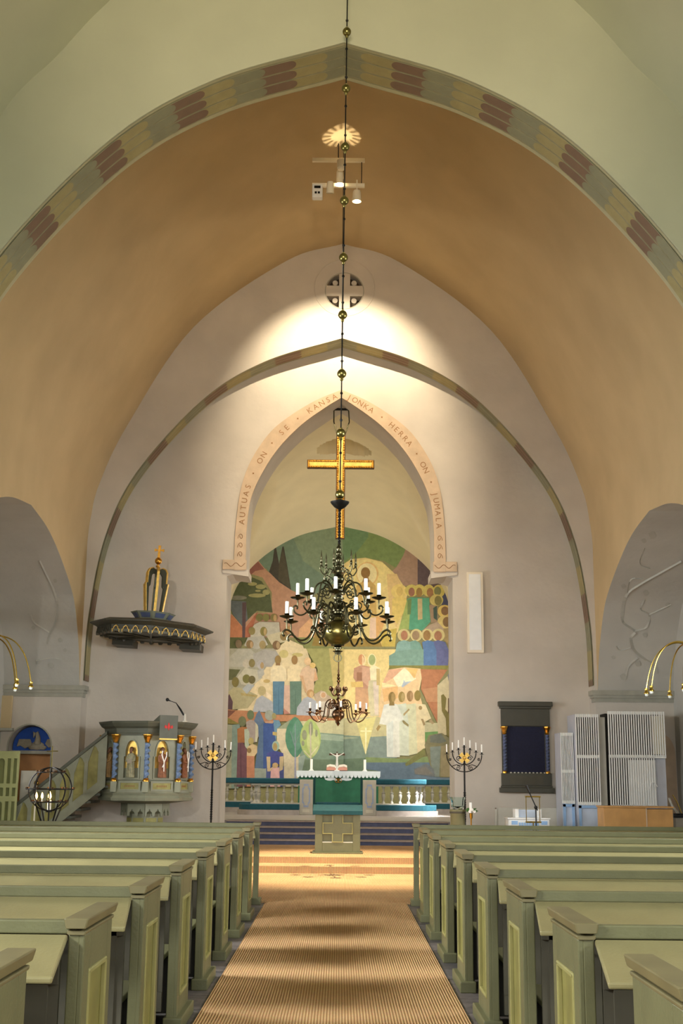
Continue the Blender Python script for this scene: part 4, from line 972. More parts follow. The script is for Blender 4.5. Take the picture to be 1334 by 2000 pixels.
# ================================================================== track lights under the crossing vault
def track_lights():
    Y = 21.5
    xt, zt = at(660, 258, Y)
    t = thing('ceiling_track_light', (0, Y, 13.3), 'two white light rails with spotlights hanging under the tan crossing vault', 'ceiling light')
    r1z = at(660, 313, Y)[1] - 13.3; r2z = at(660, 356, Y)[1] - 13.3
    MB().box(-.6, .41, -.03, .03, r1z - .035, r1z + .035).build('light_rail', 'white_warm', t)
    MB().box(-.6, .41, .1, .16, r2z - .035, r2z + .035).build('light_rail', 'white_warm', t)
    MB().tube([(-.1, 0, r1z), (-.1, 0, 13.6 - 13.3)], .01, 6).tube([(-.1, 0, r1z + .02), (-.1, .13, r2z)], .01, 6).tube([(.35, 0, r1z), (.35, .13, r2z)], .008, 6).build('hanger_rod', 'iron', t)
    def head(px, py, target, power, ang, col=WARM, glow=True, dy=-.02, r=.075, blend=.7, size=.06):
        x, z = at(px, py, Y + dy); z -= 13.3
        loc = Vector((x, dy, z)); d = (Vector(target) - (loc + Vector((0, Y, 13.3)))).normalized()
        rot = d.to_track_quat('-Z', 'Y').to_matrix().to_4x4(); m = Matrix.Translation(loc) @ rot
        hd = MB().lathe([(0, .13), (r * .7, .13), (r * .85, .1), (r, -.09), (r * .93, -.09), (r * .8, .05), (0, .06)], 18).xf(m).build('spotlight', 'white_warm', t, smooth=True)
        MB().lathe([(0, -.02), (r * .8, -.02), (r * .8, -.03), (0, -.03)], 16).xf(m).build('bulb', 'lamp_glow' if glow else 'brass', hd)
        MB().tube([loc, (x, dy, r2z if py > 340 else r1z)], .012, 6).build('yoke', 'white_warm', hd)
        if power: spot('spot_lamp', tuple(loc + Vector((0, Y, 13.3)) + d * .12), target, power, col, ang, blend, size)
    head(664, 345, (0.0, 26.1, 9.7), SPOT_WALL, 60, blend=.75)
    head(697, 385, (0.2, 21.9, 0.2), SPOT_DOWN, 34, size=.025, dy=-.1, r=.09, blend=.8)
    head(645, 368, (-.4, 25.5, 0), 0, 30, glow=False)
    # up-light inside a slatted ring, throwing rays on the crown
    x, z = at(666, 326, Y - .28); z -= 13.3
    up = MB().lathe([(0, -.06), (.06, -.06), (.065, -.02), (0, -.03)], 16, (x, -.28, z)).lathe([(.074, -.03), (.078, .13), (.074, .13), (.07, -.02)], 20, (x, -.28, z)).tube([(x, -.28, z - .05), (x, 0, r1z)], .008, 5).build('uplight_cup', 'white_warm', t, smooth=True)
    for q in range(14):
        a = 2 * PI * q / 14; MB().box(-.004, .004, .035, .075, .02, .12).xf(Matrix.Translation((x, -.28, z)) @ Matrix.Rotation(a, 4, 'Z')).build('uplight_fin', 'white_warm', up)
    MB().ball((x, -.28, z - .015), .01, 8, 6).build('bulb', 'lamp_glow', up)
    l = bpy.data.lights.new('up_lamp', 'POINT'); l.energy = 26; l.color = WARM; l.shadow_soft_size = .006
    ol = bpy.data.objects.new('up_lamp', l); COL.objects.link(ol); ol.location = (x, Y - .28, z + 13.3 + .015)
    # floodlight box without glow
    x, z = at(620, 377, Y); z -= 13.3
    bx = MB().box(x - .1, x + .1, -.1, .06, z - .13, z + .14).build('floodlight_box', 'white_paint', t, bevel=0.02)
    MB().box(x - .06, x + .06, -.108, -.1, z + .05, z + .1).box(x - .05, x - .01, -.108, -.1, z - .06, z - .02).box(x + .01, x + .05, -.108, -.1, z - .06, z - .02).build('vent_slot', 'iron', bx)
SPOT_WALL, SPOT_DOWN = 14500, 12500
track_lights()
# ================================================================== lectern
def lectern():
    Y = 23.7
    t = thing('lectern', (0.01, Y, Z2 + .024), 'olive green lectern with a raised cross panel standing before the chancel steps', 'lectern')
    w = .425; h = .76
    MB().box(-w - .05, w + .05, -.05, .5, 0, .03).build('base_board', 'pew_green', t, bevel=0.006)
    MB().box(-w, w, 0.03, .45, .03, h).build('body', 'pew_green', t)
    fr = MB()
    fr.box(-w, -w + .14, 0, .04, .03, h).box(w - .14, w, 0, .04, .03, h).box(-w + .14, w - .14, 0, .04, .03, .2).box(-w + .14, w - .14, 0, .04, h - .05, h)
    fr.build('front_frame', 'pew_green', t, bevel=0.005)
    cz = .46; a = .105; bx = .285; bt = .255
    cr = [(-a, cz - bt), (-a, cz - a), (-bx, cz - a), (-bx, cz + a), (-a, cz + a), (-a, cz + bt), (a, cz + bt), (a, cz + a), (bx, cz + a), (bx, cz - a), (a, cz - a), (a, cz - bt)]
    MB().plate(cr, .0, .04).build('cross_panel', 'pew_green', t)
    d = .016
    inn = [(x - d * (1 if x > 0 else -1), z - d * (1 if z > cz else -1)) for x, z in cr]
    MB().plate(cr, -.012, .01, [inn]).build('cross_edge', 'pew_moulding', t)
    MB().box(-w + .14, w - .14, 0, .035, .2, .215).build('lower_ledge', 'grey_panel', t)
    # sloping desk with dark green cloth
    dk = MB().add([(-w - .04, -.06, h), (w + .04, -.06, h), (w + .04, .42, h), (-w - .04, .42, h), (-w - .04, -.06, h + .02), (w + .04, -.06, h + .02), (w + .04, .42, h + .12), (-w - .04, .42, h + .12)],
                  [(0, 3, 2, 1), (4, 5, 6, 7), (0, 1, 5, 4), (1, 2, 6, 5), (2, 3, 7, 6), (3, 0, 4, 7)])
    dk.build('desk_top', 'pew_dark', t)
    MB().add([(-w - .045, -.07, h + .022), (w + .045, -.07, h + .022), (w + .045, .425, h + .125), (-w - .045, .425, h + .125), (-w - .045, -.07, h - .05), (w + .045, -.07, h - .05)], [(0, 1, 2, 3), (0, 4, 5, 1)]).build('desk_cloth', 'teal_dark', t)
lectern()
# ================================================================== altar rail
def baluster_mesh():
    return [(0.0, 0), (.045, 0), (.045, .03), (.03, .045), (.022, .07), (.03, .1), (.048, .17), (.052, .21), (.036, .25), (.05, .262), (.05, .285), (.03, .3), (.022, .36), (.026, .39), (.042, .41), (.042, .44), (0, .44)]
def altar_rail(s, side):
    X0, X1, X2 = 1.0, 2.2, 3.75; Y0, Y1 = 33.0, 35.4
    t = thing('altar_rail', (0, Y0, ZC), 'balustraded altar rail with teal cushions %s of the altar' % side, 'altar rail', 'altar rails')
    bal = None
    spots = [(X0 + .2 + .22 * k, 0) for k in range(5)] + [(X1, .25 + .3 * k) for k in range(7)] + [(X1 + .24 + .23 * k, Y1 - Y0) for k in range(6)]
    for (x, y) in spots:
        if bal is None:
            bal = MB().lathe(baluster_mesh(), 12).build('baluster', 'rail_grey', t, smooth=True)
            bal.location = (s * x, y, .30)
        else:
            c = bal.copy(); COL.objects.link(c); c.parent = t; c.location = (s * x, y, .30)
    plan = lambda d: [(s * X0, -d), (s * (X1 + d), -d), (s * (X1 + d), Y1 - Y0 - d), (s * X2, Y1 - Y0 - d), (s * X2, Y1 - Y0 + d), (s * (X1 - d), Y1 - Y0 + d), (s * (X1 - d), d), (s * X0, d)]
    MB().slab(plan(.09), .26, .30).build('bottom_rail', 'rail_grey', t, bevel=0.006)
    MB().slab(plan(.08), .74, .79).build('top_rail', 'rail_grey', t, bevel=0.006)
    MB().slab(plan(.13), .79, .93).build('arm_cushion', 'teal', t, bevel=0.03)
    MB().slab(plan(.07), 0, .26).build('rail_base', 'rail_grey', t)
    # kneeler in front: step and cushion, rounded at the outer corner
    def kn(y0, y1, xa, xb, z0, z1, nm, m, r=.3, bev=.0):
        pts = [(s * xa, y0), (s * (xb - r), y0)] + [(s * (xb - r + r * math.sin(a)), y0 + r - r * math.cos(a)) for a in [PI / 2 * q / 6 for q in range(1, 7)]] + [(s * xb, y1), (s * xa, y1)]
        return MB().slab(pts, z0, z1).build(nm, m, t, bevel=bev)
    kn(-.62, -.1, X0, X1 + .42, 0, .13, 'kneeler_step', 'chancel_stone', .4)
    kn(-.58, -.12, X0, X1 + .38, .13, .27, 'kneeler_cushion', 'teal', .38, .04)
    kn(Y1 - Y0 - .55, Y1 - Y0 - .1, X1 + .1, X2, 0, .13, 'kneeler_step', 'chancel_stone', .05)
    kn(Y1 - Y0 - .52, Y1 - Y0 - .12, X1 + .1, X2, .13, .27, 'kneeler_cushion', 'teal', .05, .04)
    # gate post
    xp = .83
    p = MB().box(s * (xp - .175), s * (xp + .175), -.16, .16, 0, .9).build('gate_post', 'rail_grey', t, bevel=0.008)
    f = [(-.09, .32), (-.09, .66), (-.055, .68), (-.055, .76), (.055, .76), (.055, .68), (.09, .66), (.09, .32), (.055, .30), (.055, .22), (-.055, .22), (-.055, .30)]
    MB().plate([(s * xp + x * 1.18, .49 + (z - .49) * 1.1) for x, z in f], -.172, -.155).build('blue_panel', 'rail_blue', p)
    MB().plate([(s * xp + x * .8, .49 + (z - .49) * .92) for x, z in f], -.178, -.165).build('grey_field', 'rail_grey', p)
    MB().box(s * xp - .09, s * xp + .09, -.172, -.155, .06, .14).build('foot_panel', 'grey_panel', p)
    MB().box(s * (xp - .235), s * (xp - .185), -.1, .1, .08, .95).build('gate_edge', 'teal_dark', p)
altar_rail(-1, 'left'); altar_rail(1, 'right')
# gate kneeler between the posts
t = thing('gate_kneeler', (0, 33.2, ZC), 'teal kneeling bench between the two rail posts in front of the altar', 'kneeler')
MB().box(-.59, .59, -.25, .2, 0, .16).build('bench', 'pew_dark', t); MB().box(-.59, .59, -.27, .22, .16, .32).build('cushion', 'teal', t, bevel=0.04)
# ================================================================== altar
AY = 34.6
axl, az = at(580, 1505, AY); axr, _ = at(742, 1505, AY); AZ = az; ACX = (axl + axr) / 2; AW = (axr - axl) / 2
t = thing('altar_table', (ACX, AY, ZC), 'wide altar with a green frontal behind the gate posts', 'altar')
H = AZ - ZC
MB().box(-AW + .06, AW - .06, .06, 1.0, 0, H - .05).build('altar_block', 'chancel_stone', t)
MB().box(-AW + .02, AW - .02, .02, 1.02, H - .06, H - .012).build('altar_top', 'chancel_stone', t)
MB().box(-AW + .04, AW - .04, .015, .05, .08, H - .03).build('green_frontal', 'altar_green', t)
ev = MB()
def dove(mb, s):
    body = [(.12, .0), (.2, .05), (.3, .06), (.42, .02), (.52, .0), (.56, .03), (.58, .0), (.55, -.06), (.45, -.09), (.32, -.1), (.2, -.07), (.12, -.1), (.05, -.08), (.08, -.03)]
    body = [(s * x * .95 + (0), z) for x, z in [(.02 + (.6 - p[0]) * .95, p[1]) for p in body]] if False else [(s * x, z) for x, z in body]
    mb.plate(body, .004, .012)
    mb.plate([(s * .28, .03), (s * .44, .1), (s * .36, -.02)], .0, .01)
dv = MB(); dove(dv, 1); dove(dv, -1); dv.xf(Matrix.Translation((-.0, 0, H - .2)) @ Matrix.Scale(.66, 4)); dv.build('embroidered_doves', 'lace', t)
tk = MB()
for q in range(3):
    a = PI / 2 + q * 2 * PI / 3; c = (.04 * math.cos(a), .04 * math.sin(a))
    tk.tube([(c[0] + .055 * math.cos(b), .006, H - .24 + c[1] + .055 * math.sin(b)) for b in [2 * PI * k / 18 for k in range(18)]], .008, 5, True)
tk.build('gold_knot', 'gold', t)
cl = thing('altar_cloth', (ACX, AY, AZ - .012), 'white lace edged cloth lying over the altar top', 'altar cloth')
MB().box(-AW - .01, AW + .01, -.01, 1.03, 0, .012).build('cloth_top', 'lace', cl)
hem = MB(); n = 22
pts = [(-AW - .015, 0.0)]
pts = [(AW + .015, 0.012), (-AW - .015, 0.012)]
for k in range(n):
    x0 = -AW - .015 + (2 * AW + .03) * k / n; wq = (2 * AW + .03) / n
    for q in range(6):
        a = PI * q / 6; pts.append((x0 + wq / 2 - wq / 2 * math.cos(a), -.085 - .09 * math.sin(a)))
hem.plate(pts, -.02, -.012)
hem.build('lace_hem', 'lace', cl)
for k, px in enumerate((608, 713)):
    x = at(px, 1483, AY)[0]
    hd = thing('candle_holder', (x, AY + .3, AZ), 'low holder of the %s altar candle' % ('left' if k == 0 else 'right'), 'candlestick', 'altar candlesticks')
    MB().lathe([(0, 0), (.07, 0), (.075, .012), (.05, .02), (.05, .04), (0, .04)], 14).build('base', 'white_paint', hd, smooth=True)
    candle((x, AY + .3, AZ + .04), .036, .28, 'thick white candle standing on the %s end of the altar' % ('left' if k == 0 else 'right'), 'altar candles')
# bible
t = thing('open_bible', (at(658, 1500, AY)[0], AY + .25, AZ), 'large open book lying on the altar behind the small crucifix', 'book')
MB().box(-.3, .3, 0, .3, 0, .02).build('cover', 'wood_dark', t)
for s in (-1, 1):
    MB().plate([(0, .02), (s * .06, .10), (s * .2, .12), (s * .29, .09), (s * .29, .02)], .01, .28).build('pages', 'page_edge', t)
    MB().add([(0, .01, .03), (s * .06, .005, .105), (s * .2, .005, .125), (s * .285, .005, .095), (0, .29, .06), (s * .06, .29, .17), (s * .2, .29, .19), (s * .285, .29, .16)], [(0, 1, 5, 4), (1, 2, 6, 5), (2, 3, 7, 6)]).build('open_page', 'paper', t)
# crucifix
def skin_figure(verts, edges, name, m, parent, lv=2):
    me = bpy.data.meshes.new(name); me.from_pydata([v[:3] for v in verts], edges, []); o = bpy.data.objects.new(name, me); COL.objects.link(o); o.parent = parent
    sk = o.modifiers.new('skin', 'SKIN'); sl = me.skin_vertices[0].data
    for i, v in enumerate(verts):
        r = v[3]; sl[i].radius = (r, r) if not isinstance(r, tuple) else r
    sl[0].use_root = True
    sb = o.modifiers.new('sub', 'SUBSURF'); sb.levels = lv; sb.render_levels = lv
    me.materials.append(MATS[m]); return o
t = thing('altar_crucifix', (at(658, 1500, AY)[0], AY + .12, AZ), 'small standing crucifix with a pale figure at the centre of the altar', 'crucifix')
hz = at(658, 1468, AY)[1] - AZ
MB().lathe([(0, 0), (.07, 0), (.075, .015), (.03, .03), (.02, .06), (0, .06)], 14).build('foot', 'white_paint', t, smooth=True)
MB().box(-.018, .018, 0, .03, .03, hz).box(-.22, .22, 0, .03, hz - .10, hz - .05).build('wooden_cross', 'wood_dark', t)
zt = hz - .02
skin_figure([(0, -.03, zt - .24, .024), (0, -.03, zt - .16, .028), (0, -.03, zt - .10, .028), (0, -.035, zt - .075, .014), (0.0, -.045, zt - .04, .024), (0, -.045, zt - .015, .016),
             (.06, -.03, zt - .085, .016), (.13, -.03, zt - .05, .012), (.19, -.02, zt - .01, .01), (-.06, -.03, zt - .085, .016), (-.13, -.03, zt - .05, .012), (-.19, -.02, zt - .01, .01),
             (.018, -.035, zt - .34, .02), (.012, -.03, zt - .45, .013), (.01, -.04, zt - .48, .01), (-.018, -.035, zt - .34, .02), (-.012, -.03, zt - .45, .013), (-.01, -.04, zt - .48, .01)],
            [(0, 1), (1, 2), (2, 3), (3, 4), (4, 5), (2, 6), (6, 7), (7, 8), (2, 9), (9, 10), (10, 11), (0, 12), (12, 13), (13, 14), (0, 15), (15, 16), (16, 17)], 'figure', 'wax', t)
# ================================================================== pulpit
PX, PYc = -3.88, 25.35
def oct_pts(R, a0=8.0):
    """octagon seen from above; angle from the camera side (-Y) towards +X"""
    return [(R * math.sin(math.radians(a0 + 45 * k)), -R * math.cos(math.radians(a0 + 45 * k))) for k in range(8)]
def octring(mb, prof, a0=8.0):
    vs = []; fs = []
    for r, z in prof:
        for x, y in oct_pts(r, a0): vs.append((x, y, z))
    n = len(prof)
    for i in range(n - 1):
        for k in range(8):
            k2 = (k + 1) % 8; fs.append((i * 8 + k, i * 8 + k2, (i + 1) * 8 + k2, (i + 1) * 8 + k))
    fs.append(tuple(range(7, -1, -1))); fs.append(tuple((n - 1) * 8 + k for k in range(8)))
    return mb.add(vs, fs)
def face_frame(R, k, a0=8.0):
    """centre, tangent and outward normal of face k of the octagon"""
    p = oct_pts(R, a0); a = Vector((*p[k], 0)); b = Vector((*p[(k + 1) % 8], 0)); c = (a + b) / 2
    return c, (b - a).normalized(), c.normalized(), (b - a).length
def onface(mb, poly, c, tx, nr, d0, d1, holes=()):
    return mb.extrude(poly, lambda a, b: tuple(c + tx * a + nr * d0 + Vector((0, 0, b))), lambda a, b: tuple(c + tx * a + nr * d1 + Vector((0, 0, b))), holes)
def lancet(w, z0, zs, za, n=7):
    """arch-headed outline: half width w, foot z0, springing zs, apex za, with small shoulders"""
    pts = [(-w, z0), (-w, zs - .05), (-w * .82, zs - .05), (-w * .82, zs)]
    R = []
    for k in range(1, n + 1):
        a = PI / 2 * k / n; R.append((-w * .82 * math.cos(a) ** .8 if k < n else 0.0, zs + (za - zs) * math.sin(a)))
    pts += R
    return pts + [(-x, z) for x, z in reversed(pts[:-1])]
def pulpit():
    zb = 1.17
    t = thing('pulpit', (PX, PYc, Z2), 'octagonal grey green pulpit with blue twisted columns and gilt niches', 'pulpit')
    z = lambda v: v - Z2
    R = .90
    octring(MB(), [(R * .99, z(1.32)), (R * .90, z(1.55)), (R * .88, z(1.56)), (R * .86, z(2.44)), (R * .98, z(2.47))]).build('body', 'pulpit_green', t)
    octring(MB(), [(R * .5, z(1.10)), (R * 1.04, z(1.16)), (R * 1.06, z(1.21)), (R * .99, z(1.26)), (R * 1.02, z(1.30)), (R * .98, z(1.33))]).build('base_moulding', 'pulpit_green', t)
    octring(MB(), [(R * .95, z(2.42)), (R * .98, z(2.56)), (R * 1.05, z(2.60)), (R * 1.10, z(2.66)), (R * 1.12, z(2.70)), (R * .9, z(2.70)), (R * .85, z(2.62))]).build('cornice', 'pulpit_dark', t)
    octring(MB(), [(R * .40, z(.22)), (R * .40, z(.9)), (R * .5, z(.95)), (R * .52, z(1.1)), (R * .8, z(1.13))]).build('foot', 'pulpit_green', t)
    for k in range(8):
        c, tx, nr, ln = face_frame(R * .42, k)
        mb = MB(); onface(mb, [(-.11, z(.35)), (.11, z(.35)), (.11, z(.82)), (-.11, z(.82))], c, tx, nr, -.03, -.005); mb.build('foot_panel', 'pulpit_olive', t)
        c, tx, nr, ln = face_frame(R * .52, k)
        mb = MB(); n = 2
        pl = [(-ln / 2, z(1.1)), (-ln / 2, z(.86))]
        for q in range(2):
            x0 = -ln / 2 + ln * q / 2; w2 = ln / 2
            pl += [(x0 + w2 * .15, z(.86)), (x0 + w2 * .2, z(.93)), (x0 + w2 * .38, z(.95)), (x0 + w2 * .5, z(1.0)), (x0 + w2 * .62, z(.95)), (x0 + w2 * .8, z(.93)), (x0 + w2 * .85, z(.86))]
        pl += [(ln / 2, z(.86)), (ln / 2, z(1.1))]
        onface(mb, pl, c, tx, nr, -.02, .02); mb.build('scalloped_apron', 'pulpit_green', t)
    for k in (5, 6, 7, 0, 1):       # faces towards the nave
        c, tx, nr, ln = face_frame(R * .87, k)
        hw = .155
        out = [(-ln / 2 + .02, z(1.56)), (ln / 2 - .02, z(1.56)), (ln / 2 - .02, z(2.43)), (-ln / 2 + .02, z(2.43))]
        ni = lancet(hw, z(1.60), z(2.06), z(2.32))
        mb = MB(); onface(mb, out, c, tx, nr, -.005, .055, [ni]); mb.build('niche_panel', 'pulpit_green', t)
        mb = MB(); onface(mb, [(x * 1.2, z(1.58) + (zz - z(1.60)) * 1.06) for x, zz in ni], c, tx, nr, .045, .075, [ni]); mb.build('niche_frame', 'pulpit_green', t, bevel=0.004)
        mb = MB(); onface(mb, ni, c, tx, nr, -.002, .004); mb.build('gilt_back', 'gold_paint' if k in (7, 0) else 'pulpit_olive', t)
        # name panel below
        c, tx, nr, ln = face_frame(R * .97, k)
        mb = MB(); onface(mb, [(-ln / 2 + .1, z(1.35)), (ln / 2 - .1, z(1.35)), (ln / 2 - .1, z(1.53)), (-ln / 2 + .1, z(1.53))], c, tx, nr, -.08, .02, [[(-ln / 2 + .14, z(1.38)), (ln / 2 - .14, z(1.38)), (ln / 2 - .14, z(1.50)), (-ln / 2 + .14, z(1.50))]]); mb.build('plinth_frame', 'pulpit_green', t)
        mb = MB(); onface(mb, [(-ln / 2 + .14, z(1.38)), (ln / 2 - .14, z(1.38)), (ln / 2 - .14, z(1.50)), (-ln / 2 + .14, z(1.50))], c, tx, nr, -.06, .004); mb.build('olive_panel', 'pulpit_olive', t)
        # carved letters as small dark strokes
        mb = MB(); 
        for q in range(9):
            xx = -.1 + .025 * q
            if abs(xx) < ln / 2 - .16: onface(mb, [(xx - .006, z(1.42)), (xx + .006, z(1.42)), (xx + .006, z(1.46)), (xx - .006, z(1.46))], c, tx, nr, .003, .007)
        mb.build('panel_inscription', 'letter_brown', t)
    for k in range(8):
        if k in (3, 4): continue
        x, y = oct_pts(R * .985)[k]
        col = []; n = 60; m = 12; vs = []; fs = []
        for i in range(n + 1):
            zz = z(1.56) + (z(2.28) - z(1.56)) * i / n; ph = i / n * 2 * PI * 3.2
            for q in range(m):
                a = 2 * PI * q / m; r = .042 + .013 * math.cos(2 * (a - ph))
                vs.append((x + .012 * math.cos(ph * 2) + r * math.cos(a), y + .012 * math.sin(ph * 2) + r * math.sin(a), zz))
        for i in range(n):
            for q in range(m):
                q2 = (q + 1) % m; fs.append((i * m + q, i * m + q2, (i + 1) * m + q2, (i + 1) * m + q))
        sh = MB().add(vs, fs).build('twisted_column', 'pulpit_blue', t, smooth=True)
        MB().lathe([(0, z(1.53)), (.065, z(1.53)), (.065, z(1.56)), (.05, z(1.575)), (.055, z(1.59)), (.03, z(1.6))], 12, (x, y, 0)).build('gilt_base', 'gold', sh, smooth=True)
        MB().lathe([(.035, z(2.27)), (.055, z(2.285)), (.045, z(2.3)), (.06, z(2.34)), (.085, z(2.39)), (.08, z(2.40)), (.095, z(2.42)), (.095, z(2.44)), (0, z(2.44))], 8, (x, y, 0)).build('gilt_capital', 'gold', sh, smooth=False)
        MB().box(x - .06, x + .06, y - .06, y + .06, z(1.32), z(1.53)).build('column_pedestal', 'pulpit_green', t, bevel=0.01)
    return t
pulpit()
def statue(face, robe, label, arm=0):
    R = .90; c, tx, nr, ln = face_frame(R * .87, face)
    base = Vector((PX, PYc, 1.605)) + c + nr * .075
    t = thing('carved_saint', tuple(base), label, 'statue', 'carved saints in the pulpit niches')
    t.rotation_euler.z = math.atan2(nr.y, nr.x) + PI / 2
    body = MB().lathe([(0, 0), (.085, 0), (.09, .03), (.08, .12), (.072, .22), (.07, .32), (.078, .40), (.07, .45), (.03, .475), (.02, .49), (0, .495)], 14)
    body.v = [(x * 1.0, y * .72, zz) for x, y, zz in body.v]
    for q in range(7):   # robe folds
        a = PI + PI * (q + .5) / 7; x = .075 * math.cos(a); y = .055 * math.sin(a)
        body.tube([(x * 1.12, y * 1.12, .01), (x * 1.02, y * 1.02, .2), (x * .85, y * .9, .36)], .011, 5)
    body.build('robe', robe, t, smooth=True)
    hd = MB().ball((0, -.012, .535), .038, 12, 8, 1.2); hd.ball((0, -.05, .53), .008, 6, 4); hd.ball((0, -.03, .50), .03, 8, 6, 1.1); hd.build('head', 'skin', t, smooth=True)
    MB().ball((0, .005, .552), .043, 12, 8, 1.05).build('hair', 'wood_dark', t, smooth=True)
    MB().tube([(.07, 0, .42), (.085, -.03, .33), (.03, -.075, .31 + arm * .1)], [.026, .022, .016], 7).tube([(-.07, 0, .42), (-.085, -.03, .32), (-.02, -.08, .29)], [.026, .022, .016], 7).build('arms', robe, t, smooth=True)
    if arm: MB().tube([(.0, -.095, .12), (.0, -.095, .3), (-.05, -.09, .44), (-.035, -.085, .52)], .011, 6).tube([(0, -.095, .3), (.05, -.09, .42), (.05, -.085, .5)], .011, 6).tube([(.0, -.095, .26), (-.03, -.09, .2)], .012, 6).build('pale_branch', 'wax', t, smooth=True)
    else: MB().box(-.04, .05, -.105, -.08, .27, .36).build('held_book', 'relief_stone', t)
statue(6, 'statue_ochre', 'carved saint in ochre robe in the leftmost pulpit niche')
statue(7, 'statue_green', 'carved saint in pale green robe in the gilt pulpit niche')
statue(0, 'statue_brown', 'carved saint in red brown robe holding a pale branching staff on the pulpit', 1)
statue(1, 'statue_brown', 'carved saint half hidden in the rightmost pulpit niche', 1)
# pulpit bookrest cloth
c, tx, nr, ln = face_frame(1.0, 0)
t = thing('pulpit_cloth', (PX, PYc, 2.70), 'dark green pulpit cloth with a red emblem and gold fringe', 'cloth')
off = tx * .05
cl = MB(); cc = c + off
def rect(mb, x0, x1, z0, z1, d0, d1): return onface(mb, [(x0, z0), (x1, z0), (x1, z1), (x0, z1)], cc, tx, nr, d0, d1)
rect(cl, -.19, .19, -.34, .12, .0, .012); cl.add([tuple(cc + tx * a + nr * b + Vector((0, 0, zz))) for a, b, zz in ((-.19, .012, .12), (.19, .012, .12), (.19, -.3, .02), (-.19, -.3, .02))], [(0, 1, 2, 3)])
cl.build('cloth_fall', 'pulpit_dark', t)
bk = MB(); bk.add([tuple(cc + tx * a + nr * b + Vector((0, 0, zz))) for a, b, zz in ((-.2, 0, 0), (.2, 0, 0), (.2, -.32, 0), (-.2, -.32, 0), (-.2, 0, .115), (.2, 0, .115), (.2, -.32, .01), (-.2, -.32, .01))], [(0, 3, 2, 1), (4, 5, 6, 7), (0, 1, 5, 4), (1, 2, 6, 5), (2, 3, 7, 6), (3, 0, 4, 7)]); bk.build('book_rest', 'pulpit_dark', t)
fg = MB(); rect(fg, -.19, .19, -.36, -.335, -.002, .014); fg.build('gold_fringe', 'gold_paint', t)
em = MB()
for pts in ([(0, .07), (.03, 0), (.0, -.09), (-.03, 0)], [(.03, -.02), (.07, .02), (.095, -.02), (.07, -.05), (.03, -.045)], [(-.03, -.02), (-.07, .02), (-.095, -.02), (-.07, -.05), (-.03, -.045)]):
    onface(em, [(x, zz - .09) for x, zz in pts], cc, tx, nr, .012, .02)
em.build('red_emblem', 'red', t)
# pulpit microphone
mx, mz = at(360, 1413, 24.75)
t = thing('gooseneck_microphone', (mx, 24.8, 2.70), 'black gooseneck microphone on the pulpit rim', 'microphone')
MB().lathe([(0, 0), (.06, 0), (.06, .02), (.03, .03), (.02, .16), (0, .16)], 12).build('base', 'grey_panel', t, smooth=True)
pp = [at(p[0], p[1], 24.8) for p in ((359, 1397), (352, 1385), (344, 1373), (334, 1369.5), (327, 1366.5))]
MB().tube([(x - mx, 0, zz - 2.70) for x, zz in pp], [.018, .02, .008, .007, .02], 8).build('gooseneck', 'black', t, smooth=True)
x, zz = pp[-1]; MB().ball((x - mx, 0, zz - 2.70), .035, 10, 8).build('foam_head', 'black', t, smooth=True)
# ------------------------------------------------ pulpit stair
def stair():
    t = thing('pulpit_stair', (-4.6, 25.3, Z2), 'grey green panelled staircase climbing from the left up to the pulpit', 'staircase')
    Y = 24.85
    P = lambda px, py: at(px, py, Y)
    a = P(200, 1440); b = P(60, 1551)
    sl = (a[1] - b[1]) / (a[0] - b[0])
    lo = P(200, 1545); 
    X0 = a[0] + .1; X1 = -6.6
    zt = lambda x: a[1] + sl * (x - a[0])
    hgt = a[1] - lo[1]
    ox_, oz_ = -4.6, Z2
    outer = [(X0, zt(X0)), (X0, zt(X0) - hgt), (X1, max(Z2, zt(X1) - hgt)), (X1, zt(X1))]
    xk = a[0] + (Z2 - a[1] + hgt) / sl
    outer = [(X0, zt(X0)), (X0, zt(X0) - hgt), (xk, Z2), (X1, Z2), (X1, max(zt(X1), Z2 + .05))]
    holes = []; w = .2; x = X0 - .16; pans = []
    while x - w > X1 + .2:
        xl, xr = x - w, x; zl = max(zt(xl) - hgt + .22, Z2 + .12)
        top_l = zt(xl) - .16; top_r = zt(xr) - .16
        if top_l - zl > .15:
            h = [(xl, zl), (xr, max(zt(xr) - hgt + .22, Z2 + .12)), (xr, top_l + (top_r - top_l) * .5)] + [(xr - .02 - w * .45 * (1 - math.cos(q * PI / 8)) / 1.0 * .9, top_l + (top_r - top_l) * (.5) + .12 * math.sin(q * PI / 8)) for q in range(1, 5)] + [(xl + .02, top_l - .06), (xl, top_l - .12)]
            holes.append(h); pans.append(h)
        x -= w + .07
    L = lambda pl: [(p[0] - ox_, p[1] - oz_) for p in pl]
    MB().plate(L(outer), Y - 25.3, Y - 25.3 + .07, [L(h) for h in holes]).build('stringer_frame', 'pulpit_green', t)
    for h in pans: MB().plate(L(h), Y - 25.3 + .035, Y - 25.3 + .06).build('olive_panel', 'pulpit_olive', t)
    MB().plate(L([(X0, zt(X0) + .05), (X0, zt(X0) - .03), (X1, zt(X1) - .03), (X1, zt(X1) + .05)]), Y - 25.3 - .05, Y - 25.3 + .12).build('handrail', 'pulpit_dark', t, bevel=0.01)
    n = 8
    for k in range(n):
        xx = X0 - (X0 - xk) * (k + .5) / n; zz = zt(xx) - hgt + .1
        if zz > Z2: MB().box(xx - .17 - ox_, xx + .17 - ox_, Y + .07 - 25.3, 25.9 - 25.3, zz - .05 - oz_, zz - oz_).build('stair_tread', 'pulpit_dark', t)
    MB().box(X1 - .06 - ox_, X1 + .06 - ox_, Y - .06 - 25.3, Y + .1 - 25.3, 0, 1.15).build('newel_post', 'pulpit_green', t)
    gb = P(71, 1529)
stair()
